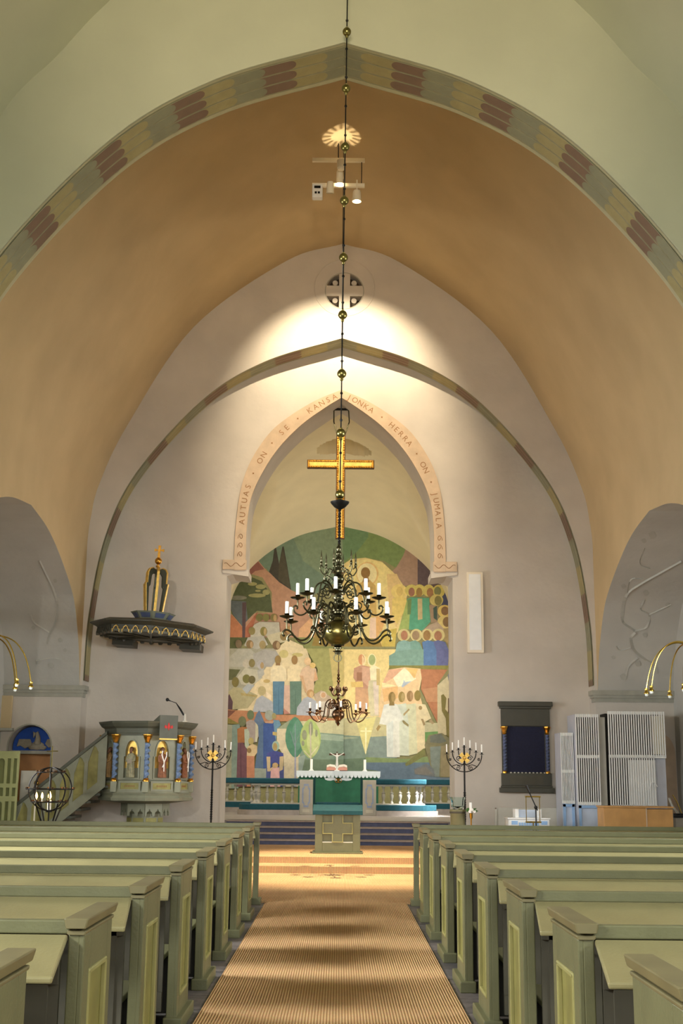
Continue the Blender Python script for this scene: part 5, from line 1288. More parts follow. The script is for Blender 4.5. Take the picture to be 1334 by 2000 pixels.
gx, gz = at(71, 1529, 24.3)
t = thing('brass_ball_finial', (gx, 24.3, Z2), 'polished brass ball on a thin white post before the pulpit stair', 'post')
MB().box(-.012, .012, -.012, .012, 0, gz - Z2).build('post', 'white_warm', t); MB().ball((0, 0, gz - Z2), .05, 14, 10).build('brass_ball', 'brass', t, smooth=True)
# ------------------------------------------------ pulpit canopy
def canopy():
    CYc = 25.25; cx = -3.90; z0 = 4.40
    t = thing('pulpit_canopy', (cx, CYc, z0), 'dark green octagonal sounding board with a gilt crown above the pulpit', 'canopy')
    R = 1.28; q = R
    octring(MB(), [(q * .80, .05), (q * .86, .06), (q * .87, .17), (q * .90, .19), (q * .99, .235), (q * 1.0, .26), (q * .92, .30), (q * .40, .36)]).build('board', 'canopy_dark', t)
    octring(MB(), [(q * .25, .34), (q * .27, .37), (q * .26, .39), (q * .35, .52), (q * .37, .54), (q * .2, .55)]).build('crown_drum', 'pulpit_green', t)
    for k in range(8):
        c, tx, nr, ln = face_frame(q * .31, k)
        up = (Vector((0, 0, .14)) + nr * .1).normalized()
        mb = MB(); mb.extrude([(-ln * .3, -.05), (ln * .3, -.05), (ln * .36, .06), (-ln * .36, .06)], lambda a, b: tuple(c + nr * .006 + tx * a + up * b + Vector((0, 0, .46))), lambda a, b: tuple(c + nr * .016 + tx * a + up * b + Vector((0, 0, .46)))); mb.build('blue_panel', 'blue_panel', t)
        # arcade with gilt heads on the rim
        c, tx, nr, ln = face_frame(q * .865, k)
        for j in range(4):
            x0 = -ln / 2 + ln * (j + .5) / 4; w = ln / 4 * .34
            arc = [(x0 - w, .02), (x0 - w, .07), (x0 - w * .65, .08), (x0 - w * .6, .115), (x0, .15), (x0 + w * .6, .115), (x0 + w * .65, .08), (x0 + w, .07), (x0 + w, .02)]
            MB().tube([tuple(c + tx * a + nr * .02 + Vector((0, 0, b))) for a, b in arc], .010, 5).build('gilt_arch', 'gold_paint' if k in (7, 0, 1) else 'canopy_dark', t)
        bl = MB(); onface(bl, [(-ln / 2, .0)] + [(x, zz) for j in range(4) for x, zz in ((-ln / 2 + ln * (j + .12) / 4, .0), (-ln / 2 + ln * (j + .2) / 4, .04), (-ln / 2 + ln * (j + .8) / 4, .04), (-ln / 2 + ln * (j + .88) / 4, .0))] + [(ln / 2, .0), (ln / 2, .08), (-ln / 2, .08)], c, tx, nr, -.04, .012); bl.build('scalloped_edge', 'pulpit_dark' if k in (7, 0) else 'canopy_dark', t)
    # star ribs under the board
    st = MB()
    for k in range(8):
        x, y = oct_pts(q * .78)[k]; st.tube([(0, 0, .03), (x, y, .04)], .02, 4)
    st.build('ribs', 'canopy_dark', t)
    # bracket blocks on the wall side
    for sx in (-1, 1): MB().box(sx * .72 - .22, sx * .72 + .22, .75, 1.44, -.08, .06).build('wall_bracket', 'canopy_dark', t)
    # crown of stepped gilt ribs
    n = 6
    for k in range(n):
        a = math.radians(15 + 360 / n * k); d = Vector((math.sin(a), -math.cos(a), 0)); s_ = Vector((math.cos(a), math.sin(a), 0))
        prof = [(.20, .53), (.275, 1.16), (.235, 1.16), (.235, 1.40), (.20, 1.47), (.13, 1.50), (.03, 1.46), (.03, 1.38), (.10, 1.38), (.14, 1.33), (.155, 1.12), (.19, 1.08), (.15, .53)]
        mb = MB(); mb.extrude(prof, lambda r, zz: tuple(d * r + s_ * -.022 + Vector((0, 0, zz))), lambda r, zz: tuple(d * r + s_ * .022 + Vector((0, 0, zz)))); rb = mb.build('crown_rib', 'pulpit_dark', t)
        g = MB(); edge = prof[:7]
        g.extrude(edge + [(r - .016, zz - (.0 if zz < 1.3 else .016)) for r, zz in reversed(edge)], lambda r, zz: tuple(d * (r + .006) + s_ * -.026 + Vector((0, 0, zz))), lambda r, zz: tuple(d * (r + .006) + s_ * .026 + Vector((0, 0, zz)))); g.build('gilt_edge', 'gold_paint', rb)
    MB().lathe([(0, 1.40), (.03, 1.42), (.018, 1.5), (.045, 1.53), (.045, 1.545), (.018, 1.56), (.018, 1.59), (0, 1.6)], 12).ball((0, 0, 1.65), .075, 18, 12).build('gilt_ball', 'gold', t, smooth=True)
    MB().plate([(-.028, 1.72), (-.022, 1.87), (-.10, 1.85), (-.10, 1.91), (-.022, 1.89), (-.028, 1.98), (.028, 1.98), (.022, 1.89), (.10, 1.91), (.10, 1.85), (.022, 1.87), (.028, 1.72)], -.02, .02).build('gilt_cross', 'gold', t)
    t.rotation_euler.y = math.radians(3.2)
canopy()
# ================================================================== seven-armed candle stands
ORD = ['first', 'second', 'third', 'fourth', 'fifth', 'sixth', 'seventh', 'eighth']
def candle_stand(X, Y, side, missing=None):
    k = .00190; zb = Z2 + .024
    t = thing('candle_stand', (X, Y, zb), 'black iron seven branched candle stand with a gold cross, %s of the chancel opening' % side, 'candelabrum', 'seven branched candle stands')
    zo = at(907, 1507.5, Y)[1] - zb       # bottom of the outer arc
    Z = lambda y: zo + (820 - y) * k
    MB().tube([(0, 0, .02), (0, 0, .55), (0, 0, Z(560))], .018, 8).build('pole', 'iron', t)
    tw = MB()
    for ph in (0, PI): tw.tube([(.016 * math.cos(q * .8 + ph), .016 * math.sin(q * .8 + ph), .55 + .012 * q) for q in range(50)], .011, 5)
    tw.build('twisted_shaft', 'iron', t, smooth=True)
    for q in range(3):
        a = 2 * PI * q / 3 + .5
        MB().tube([(0, 0, .22), (.14 * math.cos(a), .14 * math.sin(a), .12), (.27 * math.cos(a), .27 * math.sin(a), .012)], .014, 6).build('foot', 'iron', t)
    offs = [(-.36, 630), (-.242, 610), (-.119, 585), (0, 555), (.119, 585), (.242, 610), (.36, 630)]
    for i, (x, y) in enumerate(offs):
        if i != 3:
            yb = {0: 820, 6: 820, 1: 745, 5: 745, 2: 700, 4: 700}[i]; s = 1 if x > 0 else -1
            pts = [(0, Z(yb))]
            for q in range(1, 11):
                a = PI / 2 * q / 10; pts.append((x * math.sin(a), Z(yb) + (Z(y + 10) - Z(yb)) * (1 - math.cos(a))))
            MB().tube([(p[0], 0, p[1]) for p in pts], .010, 6).build('branch', 'iron', t, smooth=True)
        MB().lathe([(0, Z(y) - .015), (.012, Z(y) - .012), (.05, Z(y) - .004), (.052, Z(y)), (.018, Z(y)), (.018, Z(y) + .035), (0, Z(y) + .035)], 12, (x, 0, 0)).build('candle_cup', 'iron', t, smooth=True)
        if i != missing:
            candle((X + x, Y, zb + Z(y) + .03), .0135, .165, 'slim white candle, %s from the left on the iron stand %s of the chancel opening' % (ORD[i], side), 'candles on the %s iron stand' % side, tilt=random.uniform(-.03, .03))
    sc = MB()
    for s in (-1, 1):
        for (c, r, a0) in (((s * .12, Z(675)), .055, 0), ((s * .13, Z(780)), .05, 2.0), ((s * .30, Z(690)), .03, 1.0)):
            sc.tube([(p[0], 0, p[1]) for p in spiral(c, r, 1.4, a0, sgn=s)], .0075, 5)
        sc.tube([(0, 0, Z(720)), (s * .06, 0, Z(760)), (s * .16, 0, Z(745)), (s * .27, 0, Z(765))], .008, 5)
    sc.build('scrollwork', 'iron', t, smooth=True)
    gc = MB(); L_ = .115; w0 = .032; w1 = .048
    for q in range(4):
        a = PI / 4 + q * PI / 2; d = (math.cos(a), math.sin(a)); s_ = (-math.sin(a), math.cos(a)); zc = Z(672)
        gc.plate([(d[0] * r + s_[0] * ww, zc + d[1] * r + s_[1] * ww) for r, ww in ((0, -w0 * .7), (L_, -w1), (L_, w1), (0, w0 * .7))], -.045, -.025)
    gc.ball((0, -.045, Z(672)), .04, 12, 8); gc.build('gold_cross', 'gold_paint', t)
candle_stand(-2.56, 25.5, 'left', missing=4)
candle_stand(2.60, 25.6, 'right')
# ================================================================== globe candle holder
def globe():
    Y = 20.0; gx, gz = at(98, 1541, Y); R = .335
    t = thing('globe_candle_holder', (gx, Y, 0.0), 'black iron globe shaped candle holder topped by a thin cross', 'candle holder')
    C = (0, 0, gz)
    for q in range(4):
        a = PI * q / 4 + .2
        MB().tube([(R * math.cos(b) * math.cos(a), R * math.cos(b) * math.sin(a), gz + R * math.sin(b)) for b in [2 * PI * k / 36 for k in range(36)]], .010, 6, True).build('meridian_hoop', 'iron', t, smooth=True)
    for zz, r in ((0, R * 1.12), (.26, R * .64), (-.2, R * .84)):
        h = MB().tube([(r * math.cos(b), r * math.sin(b), gz + zz) for b in [2 * PI * k / 36 for k in range(36)]], .010, 6, True).build('candle_ring', 'iron', t, smooth=True)
        for k in range(10):
            b = 2 * PI * k / 10 + zz; MB().lathe([(0, 0), (.02, .005), (.022, .03), (.016, .03), (0, .012)], 8, (r * math.cos(b), r * math.sin(b), gz + zz)).build('candle_cup', 'bronze_red', h, smooth=True)
    for q in range(4):
        a = PI / 4 + PI / 2 * q
        MB().tube([(R * .75 * math.cos(a), R * .75 * math.sin(a), gz - .22), (.12 * math.cos(a), .12 * math.sin(a), gz - .52)], .012, 6).build('strut', 'iron', t)
    MB().lathe([(0, .3), (.09, .3), (.15, gz - .5), (.14, gz - .5), (0, gz - .55)], 16).build('base_bowl', 'iron', t, smooth=True)
    MB().lathe([(0, 0), (.22, 0), (.22, .02), (.04, .05), (.03, .3), (0, .3)], 16).build('foot', 'iron', t, smooth=True)
    tp = at(99, 1457, Y)[1]
    MB().tube([(0, 0, gz + R), (0, 0, tp)], .008, 6).tube([(-.09, 0, tp - .08), (.09, 0, tp - .08)], .008, 6).build('thin_cross', 'brass_old', t)
    MB().lathe([(0, gz - .36), (.05, gz - .36), (.05, gz - .33), (.012, gz - .33), (.012, gz - .54), (0, gz - .54)], 12).build('centre_stem', 'iron', t)
    c = candle((gx, Y, gz - .33), .032, .16, 'thick lit white candle inside the iron globe', None)
    MB().lathe([(0, .165), (.022, .19), (.03, .22), (.016, .265), (0, .30)], 10).build('flame', 'flame', c, smooth=True)
    for k, px in enumerate((71, 82)):
        x, zz = at(px, 1560, Y - .2)
        c = candle((x, Y - .2, zz - .06), .012, .05, 'small lit candle on the globe ring, %s of two' % ('left' if k == 0 else 'right'), 'small candles on the globe')
        MB().lathe([(0, .055), (.016, .075), (.02, .1), (.01, .14), (0, .16)], 10).build('flame', 'flame', c, smooth=True)
    l = bpy.data.lights.new('candle_light', 'POINT'); l.energy = 6; l.color = (1, .6, .25); l.shadow_soft_size = .04
    o = bpy.data.objects.new('candle_light', l); COL.objects.link(o); o.location = (gx, Y, gz - .06); o.parent = None
globe()
# ================================================================== doorway in the left jamb
def doorway():
    Y = EW
    xl, xr, zt = DL, DR, DT; cx = (xl + xr) / 2; w = (xr - xl) / 2; zs = zt - w
    d = bpy.data.objects.new('door_1', None); COL.objects.link(d); structure(d)
    outer = arch_pts(cx, w + .10, Z2, zs); inner = arch_pts(cx, w, Z2, zs)
    ring = [(x, z) for x, z in outer] + [(x, z) for x, z in reversed(inner)]
    # recess: jamb lining, orange back, blue tympanum
    MB().plate([(x, z) for x, z in arch_pts(cx, w + .03, Z2, zs)] + [(x, z) for x, z in reversed(inner)], Y - .008, Y + .02).build('door_surround', 'trim_grey', d)
    MB().plate(arch_pts(cx, w + .02, Z2, zs), Y + .50, Y + .54).build('reveal_back', 'niche_orange', d)
    zl = at(60, 1466, Y + .3)[1]
    tp = [(x, z) for x, z in arch_pts(cx + .0, w - .02, zl, max(zs, zl))]
    MB().plate([(x * 1.0, z) for x, z in tp], Y + .30, Y + .34).build('blue_tympanum', 'niche_blue', d)
    MB().box(cx - w, cx + w, Y + .2, Y + .5, zl - .07, zl).build('lintel', 'trim_grey', d)
    # pelican relief
    r = bpy.data.objects.new('pelican_relief', None); COL.objects.link(r); r.parent = d; r.location = (0, .32, 0)
    b = MB().ball((0, 0, 0), .15, 14, 10, .6).lathe([(.15, -.02), (.2, .02), (.18, .06), (.1, .05)], 14, (0, 0, -.06))
    b.v = [(x + cx + .1, Y - .05 + y * .3, z + zl + .10) for x, y, z in b.v]; b.build('nest_body', 'relief_stone', r, smooth=True)
    MB().tube([(cx + .1, Y - .07, zl + .14), (cx + .11, Y - .09, zl + .28), (cx + .08, Y - .09, zl + .38), (cx + .03, Y - .09, zl + .38), (cx + .02, Y - .09, zl + .27)], [.08, .05, .04, .038, .012], 8).build('neck', 'relief_stone', r, smooth=True)
    for s, pl in ((-1, [(-.05, .12), (-.1, .24), (-.34, .24), (-.38, .08), (-.3, .10), (-.2, .04)]), (1, [(.22, .14), (.26, .24), (.46, .26), (.46, .12), (.3, .06)])):
        MB().plate([(cx + .04 + x, zl + z) for x, z in pl], Y - .065, Y - .02).build('wing', 'relief_stone', r, bevel=0.01)
    return cx, w, zs
dcx, dw, dzs = doorway()
# open green door leaf
Yd = 24.4
x0 = at(-30, 1500, Yd)[0]; x1 = at(37, 1500, Yd)[0]; zt = at(20, 1467, Yd)[1]
t = thing('green_door_leaf', (x0, Yd, Z2 if Yd > 22.7 else 0), 'open pale green panelled door leaf with lancet panels at the left edge', 'door')
W = x1 - x0; Hh = zt - Z2
holes = []; 
def add_hole(xa, xb, za, zb, arched): 
    if arched:
        c = (xa + xb) / 2; w = (xb - xa) / 2; holes.append([(xa, za)] + [(c + w * math.cos(PI - PI * k / 8), zb - w + w * math.sin(PI - PI * k / 8)) for k in range(9)] + [(xb, za)])
    else: holes.append([(xa, za), (xa, zb), (xb, zb), (xb, za)])
for (xa, xb) in ((.08, .21), (.27, .40), (.45, .52), (.57, .64)):
    if xb < W: add_hole(xa, xb, Hh - .62, Hh - .14, xb - xa > .1)
    if xb < W: add_hole(xa, xb, Hh - .86, Hh - .70, False)
    if xb < W: add_hole(xa, xb, .1, Hh - .96, xb - xa > .1)
MB().plate([(0, 0), (0, Hh), (W, Hh), (W, 0)], -.045, .03, holes).build('leaf_frame', 'door_green', t, bevel=0.006)
for h in holes: MB().plate(h, .012, .028).build('door_panel', 'door_recess_shade', t)
# white cupboard door beside it
xa, xb = at(36, 1560, 24.9)[0], at(68, 1560, 24.9)[0]; zt = at(50, 1505, 24.9)[1]
t = thing('white_side_screen', ((xa + xb) / 2, 25.0, Z2), 'plain pale grey panel standing between the door leaf and the stair', 'screen')
MB().box(-(xb - xa) / 2, (xb - xa) / 2, -.04, .0, 0, zt - Z2).build('panel', 'grey_panel', t, bevel=0.008)
MB().box(-(xb - xa) / 2 + .05, (xb - xa) / 2 - .05, -.05, -.04, .3, .32).box(-(xb - xa) / 2 + .05, (xb - xa) / 2 - .05, -.05, -.04, zt - Z2 - .12, zt - Z2 - .10).build('panel_bead', 'grey_panel', t)
# wall cabinet sliver on the far left
x0, z0 = at(-20, 1420, 25.6); x1, z1 = at(13, 1380, 25.6)
t = thing('wall_frame', ((x0 + x1) / 2, EW - .1, z0), 'framed wooden wall cabinet half cut by the left picture edge', 'cabinet')
MB().box(-(x1 - x0) / 2, (x1 - x0) / 2, 0, .08, 0, (z1 - z0) * 1.6).build('cabinet_box', 'plaster_vault', t, bevel=0.01)
MB().box(-(x1 - x0) / 2 + .02, (x1 - x0) / 2 + .05, -.04, .09, -.06, 0).build('cabinet_shelf', 'trim_grey', t)
# ================================================================== hymn board
def hymn_board():
    Y = CW
    xl, zt = at(973, 1370, Y - .1); xr, _ = at(1078, 1375, Y - .1); zb = at(1025, 1548, Y - .1)[1]
    cx = (xl + xr) / 2; W = (xr - xl) / 2; H = zt - zb
    t = thing('hymn_board', (cx, Y, zb), 'dark green framed hymn number board with blue twisted columns and navy felt', 'hymn board')
    MB().box(-W * .88, W * .88, -.05, 0, .05, H - .05).build('back_board', 'board_green', t)
    MB().box(-W, W, -.16, 0, 0, .10).box(-W * .94, W * .94, -.13, 0, .10, .14).box(-W * .92, W * .92, -.10, 0, .14, .40).build('lower_frame', 'board_green', t, bevel=0.008)
    MB().box(-W * .62, W * .62, -.105, -.1, .17, .35).build('lower_panel', 'pew_dark', t)
    MB().box(-W, W, -.18, 0, H - .10, H).box(-W * .95, W * .95, -.14, 0, H - .15, H - .10).box(-W * .9, W * .9, -.11, 0, H - .52, H - .15).build('entablature', 'board_green', t, bevel=0.008)
    MB().box(-W * .70, W * .70, -.055, -.045, .42, H - .53).build('navy_felt', 'navy', t)
    for q in range(9):
        zz = .45 + q * (H - 1.0) / 9
        MB().box(-W * .69, W * .69, -.062, -.055, zz, zz + .006).build('number_rail', 'navy', t)
    nm = MB()
    for q in range(14): nm.box(-W * .6 + q * .08, -W * .6 + q * .08 + .03, -.10, -.06, .40, .425)
    nm.build('number_slips', 'grey_panel', t)
    for s in (-1, 1):
        vs = []; fs = []; n = 60; m = 10; X = s * W * .79
        z0, z1 = .45, H - .70
        for i in range(n + 1):
            zz = z0 + (z1 - z0) * i / n; ph = i / n * 2 * PI * 5.5
            for q in range(m):
                a = 2 * PI * q / m; r = .034 + .009 * math.cos(2 * (a - ph)); vs.append((X + .008 * math.cos(ph * 2) + r * math.cos(a), -.09 + r * math.sin(a), zz))
        for i in range(n):
            for q in range(m): fs.append((i * m + q, i * m + (q + 1) % m, (i + 1) * m + (q + 1) % m, (i + 1) * m + q))
        c = MB().add(vs, fs).build('twisted_column', 'blue_panel', t, smooth=True)
        MB().lathe([(.03, z1), (.05, z1 + .03), (.045, z1 + .05), (.06, z1 + .10), (.085, z1 + .15), (.085, z1 + .17), (0, z1 + .17)], 8, (X, -.09, 0)).build('gilt_capital', 'gold', c)
        MB().lathe([(0, z0 - .05), (.05, z0 - .05), (.05, z0 - .02), (.035, z0), (0, z0)], 10, (X, -.09, 0)).build('gilt_base', 'gold', c)
hymn_board()
# ================================================================== wall loudspeaker
xl, zt = at(911, 1117, CW - .12); xr, _ = at(943, 1117, CW - .12); zb = at(929, 1275, CW - .12)[1]
t = thing('column_loudspeaker', ((xl + xr) / 2, CW, zb), 'slim white column loudspeaker on the wall right of the arch', 'loudspeaker')
W = (xr - xl) / 2; H = zt - zb
MB().plate([(-W, 0), (-W, H), (W, H), (W, 0)], -.12, 0).build('housing', 'speaker_white', t, bevel=0.012)
MB().box(-W + .05, W - .05, -.135, -.12, .06, H - .05).build('grille', 'white_paint', t, bevel=0.004)
# ================================================================== chamber organ with slatted fronts
def organ():
    Y = 25.2
    t = thing('chamber_organ', (5.6, Y, Z2), 'white slatted chamber organ with blue lower panels in the right corner', 'organ')
    ox_, oz_ = 5.6, Z2
    def X(px, py=1480, y=Y): return at(px, py, y)[0] - ox_
    def Zz(py, px=1200, y=Y): return at(px, py, y)[1] - oz_
    def section(xa, xb, zt, zm, zb, n, dy, depth, sw=.02, low=True):
        MB().box(xa + .02, xb - .02, dy + .3, dy + depth, 0, zt - .03).build('case', 'organ_gap_shade', t)
        MB().box(xa, xa + .025, dy + .03, dy + depth, 0, zt).box(xb - .025, xb, dy + .03, dy + depth, 0, zt).build('case_side', 'organ_side', t)
        sm = None
        for k in range(n):
            x = xa + (xb - xa - .03) * k / (n - 1)
            s = MB().box(0, sw, 0, .03, zb, zt).build('slat', 'white_paint', t) if sm is None else sm.copy()
            if sm is None: sm = s
            else: COL.objects.link(s); s.parent = t
            s.location = (x, dy, 0)
        for zz in (zt - .06, zm - .02, zb):
            MB().box(xa, xb, dy + .02, dy + .055, zz, zz + .06).build('cross_rail', 'white_paint', t)
        if low:
            MB().box(xa + .02, xb - .02, dy + .03, dy + .06, 0, zb).build('lower_panel', 'pale_blue', t)
            MB().box(xa + .02, xb - .02, dy + .0, dy + .03, zb - .06, zb - .01).box(xa + .02, xa + .07, dy, dy + .03, 0, zb).box(xb - .07, xb - .02, dy, dy + .03, 0, zb).build('blue_frame', 'sky_blue', t)
    section(X(1100), X(1126), Zz(1431), Zz(1508), Zz(1571), 9, .25, .7, .0155)
    section(X(1127), X(1173), Zz(1395), Zz(1479), Zz(1573), 11, .05, .9)
    xa, xb = X(1190), X(1302); xm = X(1281)
    zt, zm, zb = Zz(1389), Zz(1478), Zz(1578)
    # broad section: upper slats over full width, lower ones shorter
    MB().box(xa + .02, xb - .02, .35, .85, zm, zt - .03).build('case', 'organ_gap_shade', t)
    MB().box(xa + .02, xm - .02, .35, .85, 0, zm).build('case', 'organ_gap_shade', t)
    MB().box(xm, xb, .1, .85, 0, zm).build('case_side', 'organ_side', t)
    MB().box(X(1175), xa - .02, .2, .85, 0, Zz(1400)).build('case_link', 'grey_panel', t)
    su = sl = None; n = 25
    for k in range(n):
        x = xa + (xb - xa - .03) * k / (n - 1)
        if su is None: su = s = MB().box(0, .022, 0, .03, zm, zt).build('slat', 'white_paint', t)
        else: s = su.copy(); COL.objects.link(s); s.parent = t
        s.location = (x, 0, 0)
        if x < xm - .02:
            if sl is None: sl = s = MB().box(0, .022, 0, .03, zb, zm).build('slat', 'white_paint', t)
            else: s = sl.copy(); COL.objects.link(s); s.parent = t
            s.location = (x, 0.02, 0)
    for z_, xe in ((zt - .06, xb), (zm - .02, xb), (zb, xm)): MB().box(xa, xe, .02, .055, z_, z_ + .06).build('cross_rail', 'white_paint', t)
    MB().box(X(1229), X(1281), .06, .1, zb + .05, zm - .06).build('white_door', 'white_paint', t)
    MB().box(xa, xm, .03, .08, 0, zb).build('lower_panel', 'pale_blue', t)
    MB().box(xb - .26, xb - .02, .06, .1, zm + .06, zt - .08).build('pale_inset', 'white_warm', t)
    MB().tube([(X(1266), -.02, Zz(1540)), (X(1269), -.03, Zz(1528)), (X(1276), -.03, Zz(1527)), (X(1281), -.02, Zz(1536))], .012, 6).build('lamp_arm', 'white_paint', t, smooth=True)
organ()
# pale arched niche edge right of the organ
xa = at(1297, 1500, EW)[0]; xb = at(1320, 1500, EW)[0]; zt = at(1305, 1435, EW)[1]
d2 = bpy.data.objects.new('door_2', None); COL.objects.link(d2); structure(d2)
MB().plate([(xa - .5, Z2), (xa - .5, zt)] + [(xa + (xb - xa) * math.sin(PI / 2 * k / 8), zt - .45 + .45 * math.cos(PI / 2 * k / 8)) for k in range(9)] + [(xb, Z2)], EW - .03, EW - .002).build('door_surround', 'band_pink', d2)
# organ console
def console():
    Y = 23.6
    xl = at(1180, 1600, Y)[0]; xm = at(1263, 1600, Y)[0]; xr = at(1315, 1600, Y)[0]; zt = at(1240, 1578, Y)[1]
    t = thing('organ_console', ((xl + xr) / 2, Y, Z2), 'light oak organ console cabinet in front of the white slats', 'organ console')
    c = (xl + xr) / 2
    MB().box(xl - c, xm - c - .006, 0, .6, 0, zt - Z2).build('oak_panel', 'oak', t, bevel=0.006)
    MB().box(xm - c + .006, xr - c, .0, .6, 0, zt - Z2 - .02).build('oak_panel', 'oak', t, bevel=0.006)
    MB().box(xl - c - .02, xr - c + .02, -.02, .62, zt - Z2, zt - Z2 + .03).build('top_board', 'oak', t, bevel=0.006)
    MB().box(xm - c - .01, xm - c + .01, -.008, .02, 0, zt - Z2).build('pale_seam', 'band_pink', t)
    MB().box(xl - c, xl - c + .5, -.03, 0, .3, .33).build('oak_ledge', 'wood_dark', t)
console()
# grey low screen, white positive lectern, brass music stand, microphone stand
Y = 26.2; xl, zt = at(970, 1577, Y); xr, _ = at(1104, 1577, Y)
t = thing('low_grey_screen', ((xl + xr) / 2, Y, Z2), 'low pale grey partition below the hymn board', 'partition')
MB().box(-(xr - xl) / 2, (xr - xl) / 2, 0, .04, 0, zt - Z2).build('panel', 'grey_panel', t, bevel=0.006); MB().box(-(xr - xl) / 2 - .04, -(xr - xl) / 2, -.02, .06, 0, zt - Z2).build('end_post', 'grey_panel', t); MB().ball((-(xr - xl) / 2 - .02, 0, zt - Z2 - .02), .025, 10, 6).build('knob', 'wood_dark', t)
Y = 24.6
def Xz(px, py): return at(px, py, Y)
cx = Xz(1037, 1600)[0]
t = thing('white_reading_desk', (cx, Y, Z2), 'white and pale blue box desk under the microphone stand', 'desk')
L = lambda px, py: (Xz(px, py)[0] - cx, Xz(px, py)[1] - Z2)
a, zt = L(993, 1600); b, _ = L(1073, 1604)
MB().box(a, b, 0, .5, 0, zt).build('desk_body', 'white_paint', t, bevel=0.006)
MB().box(a - .02, b + .02, -.03, .52, zt, zt + .03).build('desk_top', 'white_paint', t, bevel=0.006)
x0, zt2 = L(1007, 1580); x1, _ = L(1058, 1580)
for xx in (x0, x1 - .07): MB().box(xx, xx + .07, .05, .4, zt + .03, zt2).build('side_cheek', 'white_paint', t, bevel=0.006)
MB().box(x0 + .07, x1 - .07, .3, .36, zt + .03, zt2 - .02).build('back_panel', 'pale_blue', t)
for k in range(8): MB().box(x0 + .06 + k * .05, x0 + .095 + k * .05, -.012, 0, .08, zt - .06).build('blue_slot', 'sky_blue', t)
for xx in (a + .06, b - .16): MB().box(xx, xx + .12, -.012, 0, zt - .10, zt - .03).build('blue_slot', 'sky_blue', t)
cx2 = Xz(1035, 1555)[0]; zt = Xz(1035, 1557)[1]
t = thing('brass_music_stand', (cx2, Y - .35, Z2), 'thin brass music stand beside the white desk', 'music stand')
for s in (-1, 1): MB().tube([(s * .13, 0, .62), (s * .13, 0, zt - Z2)], .008, 6).build('upright', 'brass', t)
MB().box(-.15, .15, -.03, .03, zt - Z2, zt - Z2 + .03).build('top_bar', 'brass', t, bevel=0.008); MB().box(-.15, .15, -.05, .05, .60, .63).build('tray', 'brass', t)
MB().tube([(0, 0, .6), (0, 0, .05)], .012, 6).build('stem', 'brass', t)
for q in range(3):
    aa = 2 * PI * q / 3; MB().tube([(0, 0, .12), (.22 * math.cos(aa), .22 * math.sin(aa), .01)], .01, 6).build('foot', 'brass', t)
Y = 23.9; bx, _ = at(1047, 1600, Y)
t = thing('microphone_stand', (bx, Y, Z2), 'black microphone stand with a tilted boom before the hymn board', 'microphone stand')
zj = at(1046, 1577, Y)[1] - Z2; hx, hz = at(1028, 1534, Y); kx, kz = at(1050, 1583, Y)
MB().tube([(0, 0, .03), (0, 0, zj)], .014, 8).build('pole', 'black', t)
MB().tube([(kx - bx, 0, kz - Z2), (hx - bx + .04, 0, hz - Z2 - .1)], .011, 6).build('boom', 'black', t); MB().tube([(hx - bx + .05, 0, hz - Z2 - .12), (hx - bx, 0, hz - Z2)], [.016, .026], 8).build('microphone', 'black', t)
MB().ball((0, 0, zj), .035, 10, 6).build('clutch', 'black', t)
for q in range(3):
    aa = 2 * PI * q / 3 + .4; MB().tube([(0, 0, .2), (.28 * math.cos(aa), .28 * math.sin(aa), .012)], .011, 6).build('leg', 'black', t)
# folded stand at the right edge
Y = 24.3; bx, _ = at(1326, 1590, Y); zb_ = at(1326, 1592, Y)[1]
t = thing('grey_equipment_case', (bx + .1, Y, Z2), 'grey equipment case at the right picture edge', 'case')
MB().box(-.17, .2, 0, .5, 0, zb_ - Z2 - .05).build('case_body', 'rail_grey', t, bevel=0.01); MB().box(-.2, .22, -.02, .52, zb_ - Z2 - .05, zb_ - Z2).build('case_lid', 'black', t, bevel=0.01)
t = thing('chrome_clamp_lamp', (bx + .05, Y + .2, zb_), 'chrome jointed lamp standing on the grey case', 'lamp')
pts = [at(1330, 1586, Y), at(1318, 1572, Y), at(1312, 1562, Y)]
MB().tube([(0, 0, 0), (pts[1][0] - bx - .05, 0, .18), (pts[2][0] - bx - .05, 0, .32)], [.03, .02, .02], 8).build('lower_arm', 'rail_grey', t, smooth=True)
MB().tube([(.06, 0, .02), (-.02, 0, .24), (-.1, 0, .38)], .012, 6).build('upper_arm', 'brass', t, smooth=True); MB().lathe([(0, 0), (.1, 0), (.1, .025), (0, .03)], 14).build('base', 'iron', t)
# ================================================================== font and flowers
Y = 24.6; fx, _ = at(894, 1590, Y); zt = at(894, 1581, Y)[1]
t = thing('baptismal_font', (fx, Y, Z2 + .024), 'round green font pedestal near the right candle stand', 'font')
H = zt - Z2 - .024
MB().lathe([(0, 0), (.2, 0), (.2, .05), (.15, .08), (.142, H - .1), (.155, H - .07), (.16, H - .03), (.16, H), (0, H)], 24).build('pedestal', 'font_green', t, smooth=True)
MB().lathe([(.158, H - .075), (.163, H - .05), (.158, H - .03)], 24).build('rim_band', 'pew_dark', t, smooth=True)
b = thing('glass_bowl', (fx, Y, zt), 'clear flared glass bowl standing on the green font pedestal', 'bowl')
MB().lathe([(0, 0), (.09, 0), (.10, .01), (.09, .025), (.125, .05), (.135, .10), (.135, .17), (.16, .235), (.152, .235), (.128, .17), (.126, .10), (.115, .06), (0, .04)], 28).build('bowl_wall', 'glass', b, smooth=True)
x, z = at(920, 1575, Y - .2)
t = thing('flower_vase', (x, Y - .2, Z2 + .024), 'slim brass vase with white flowers and dark leaves beside the font', 'vase')
zr = z - Z2 - .15
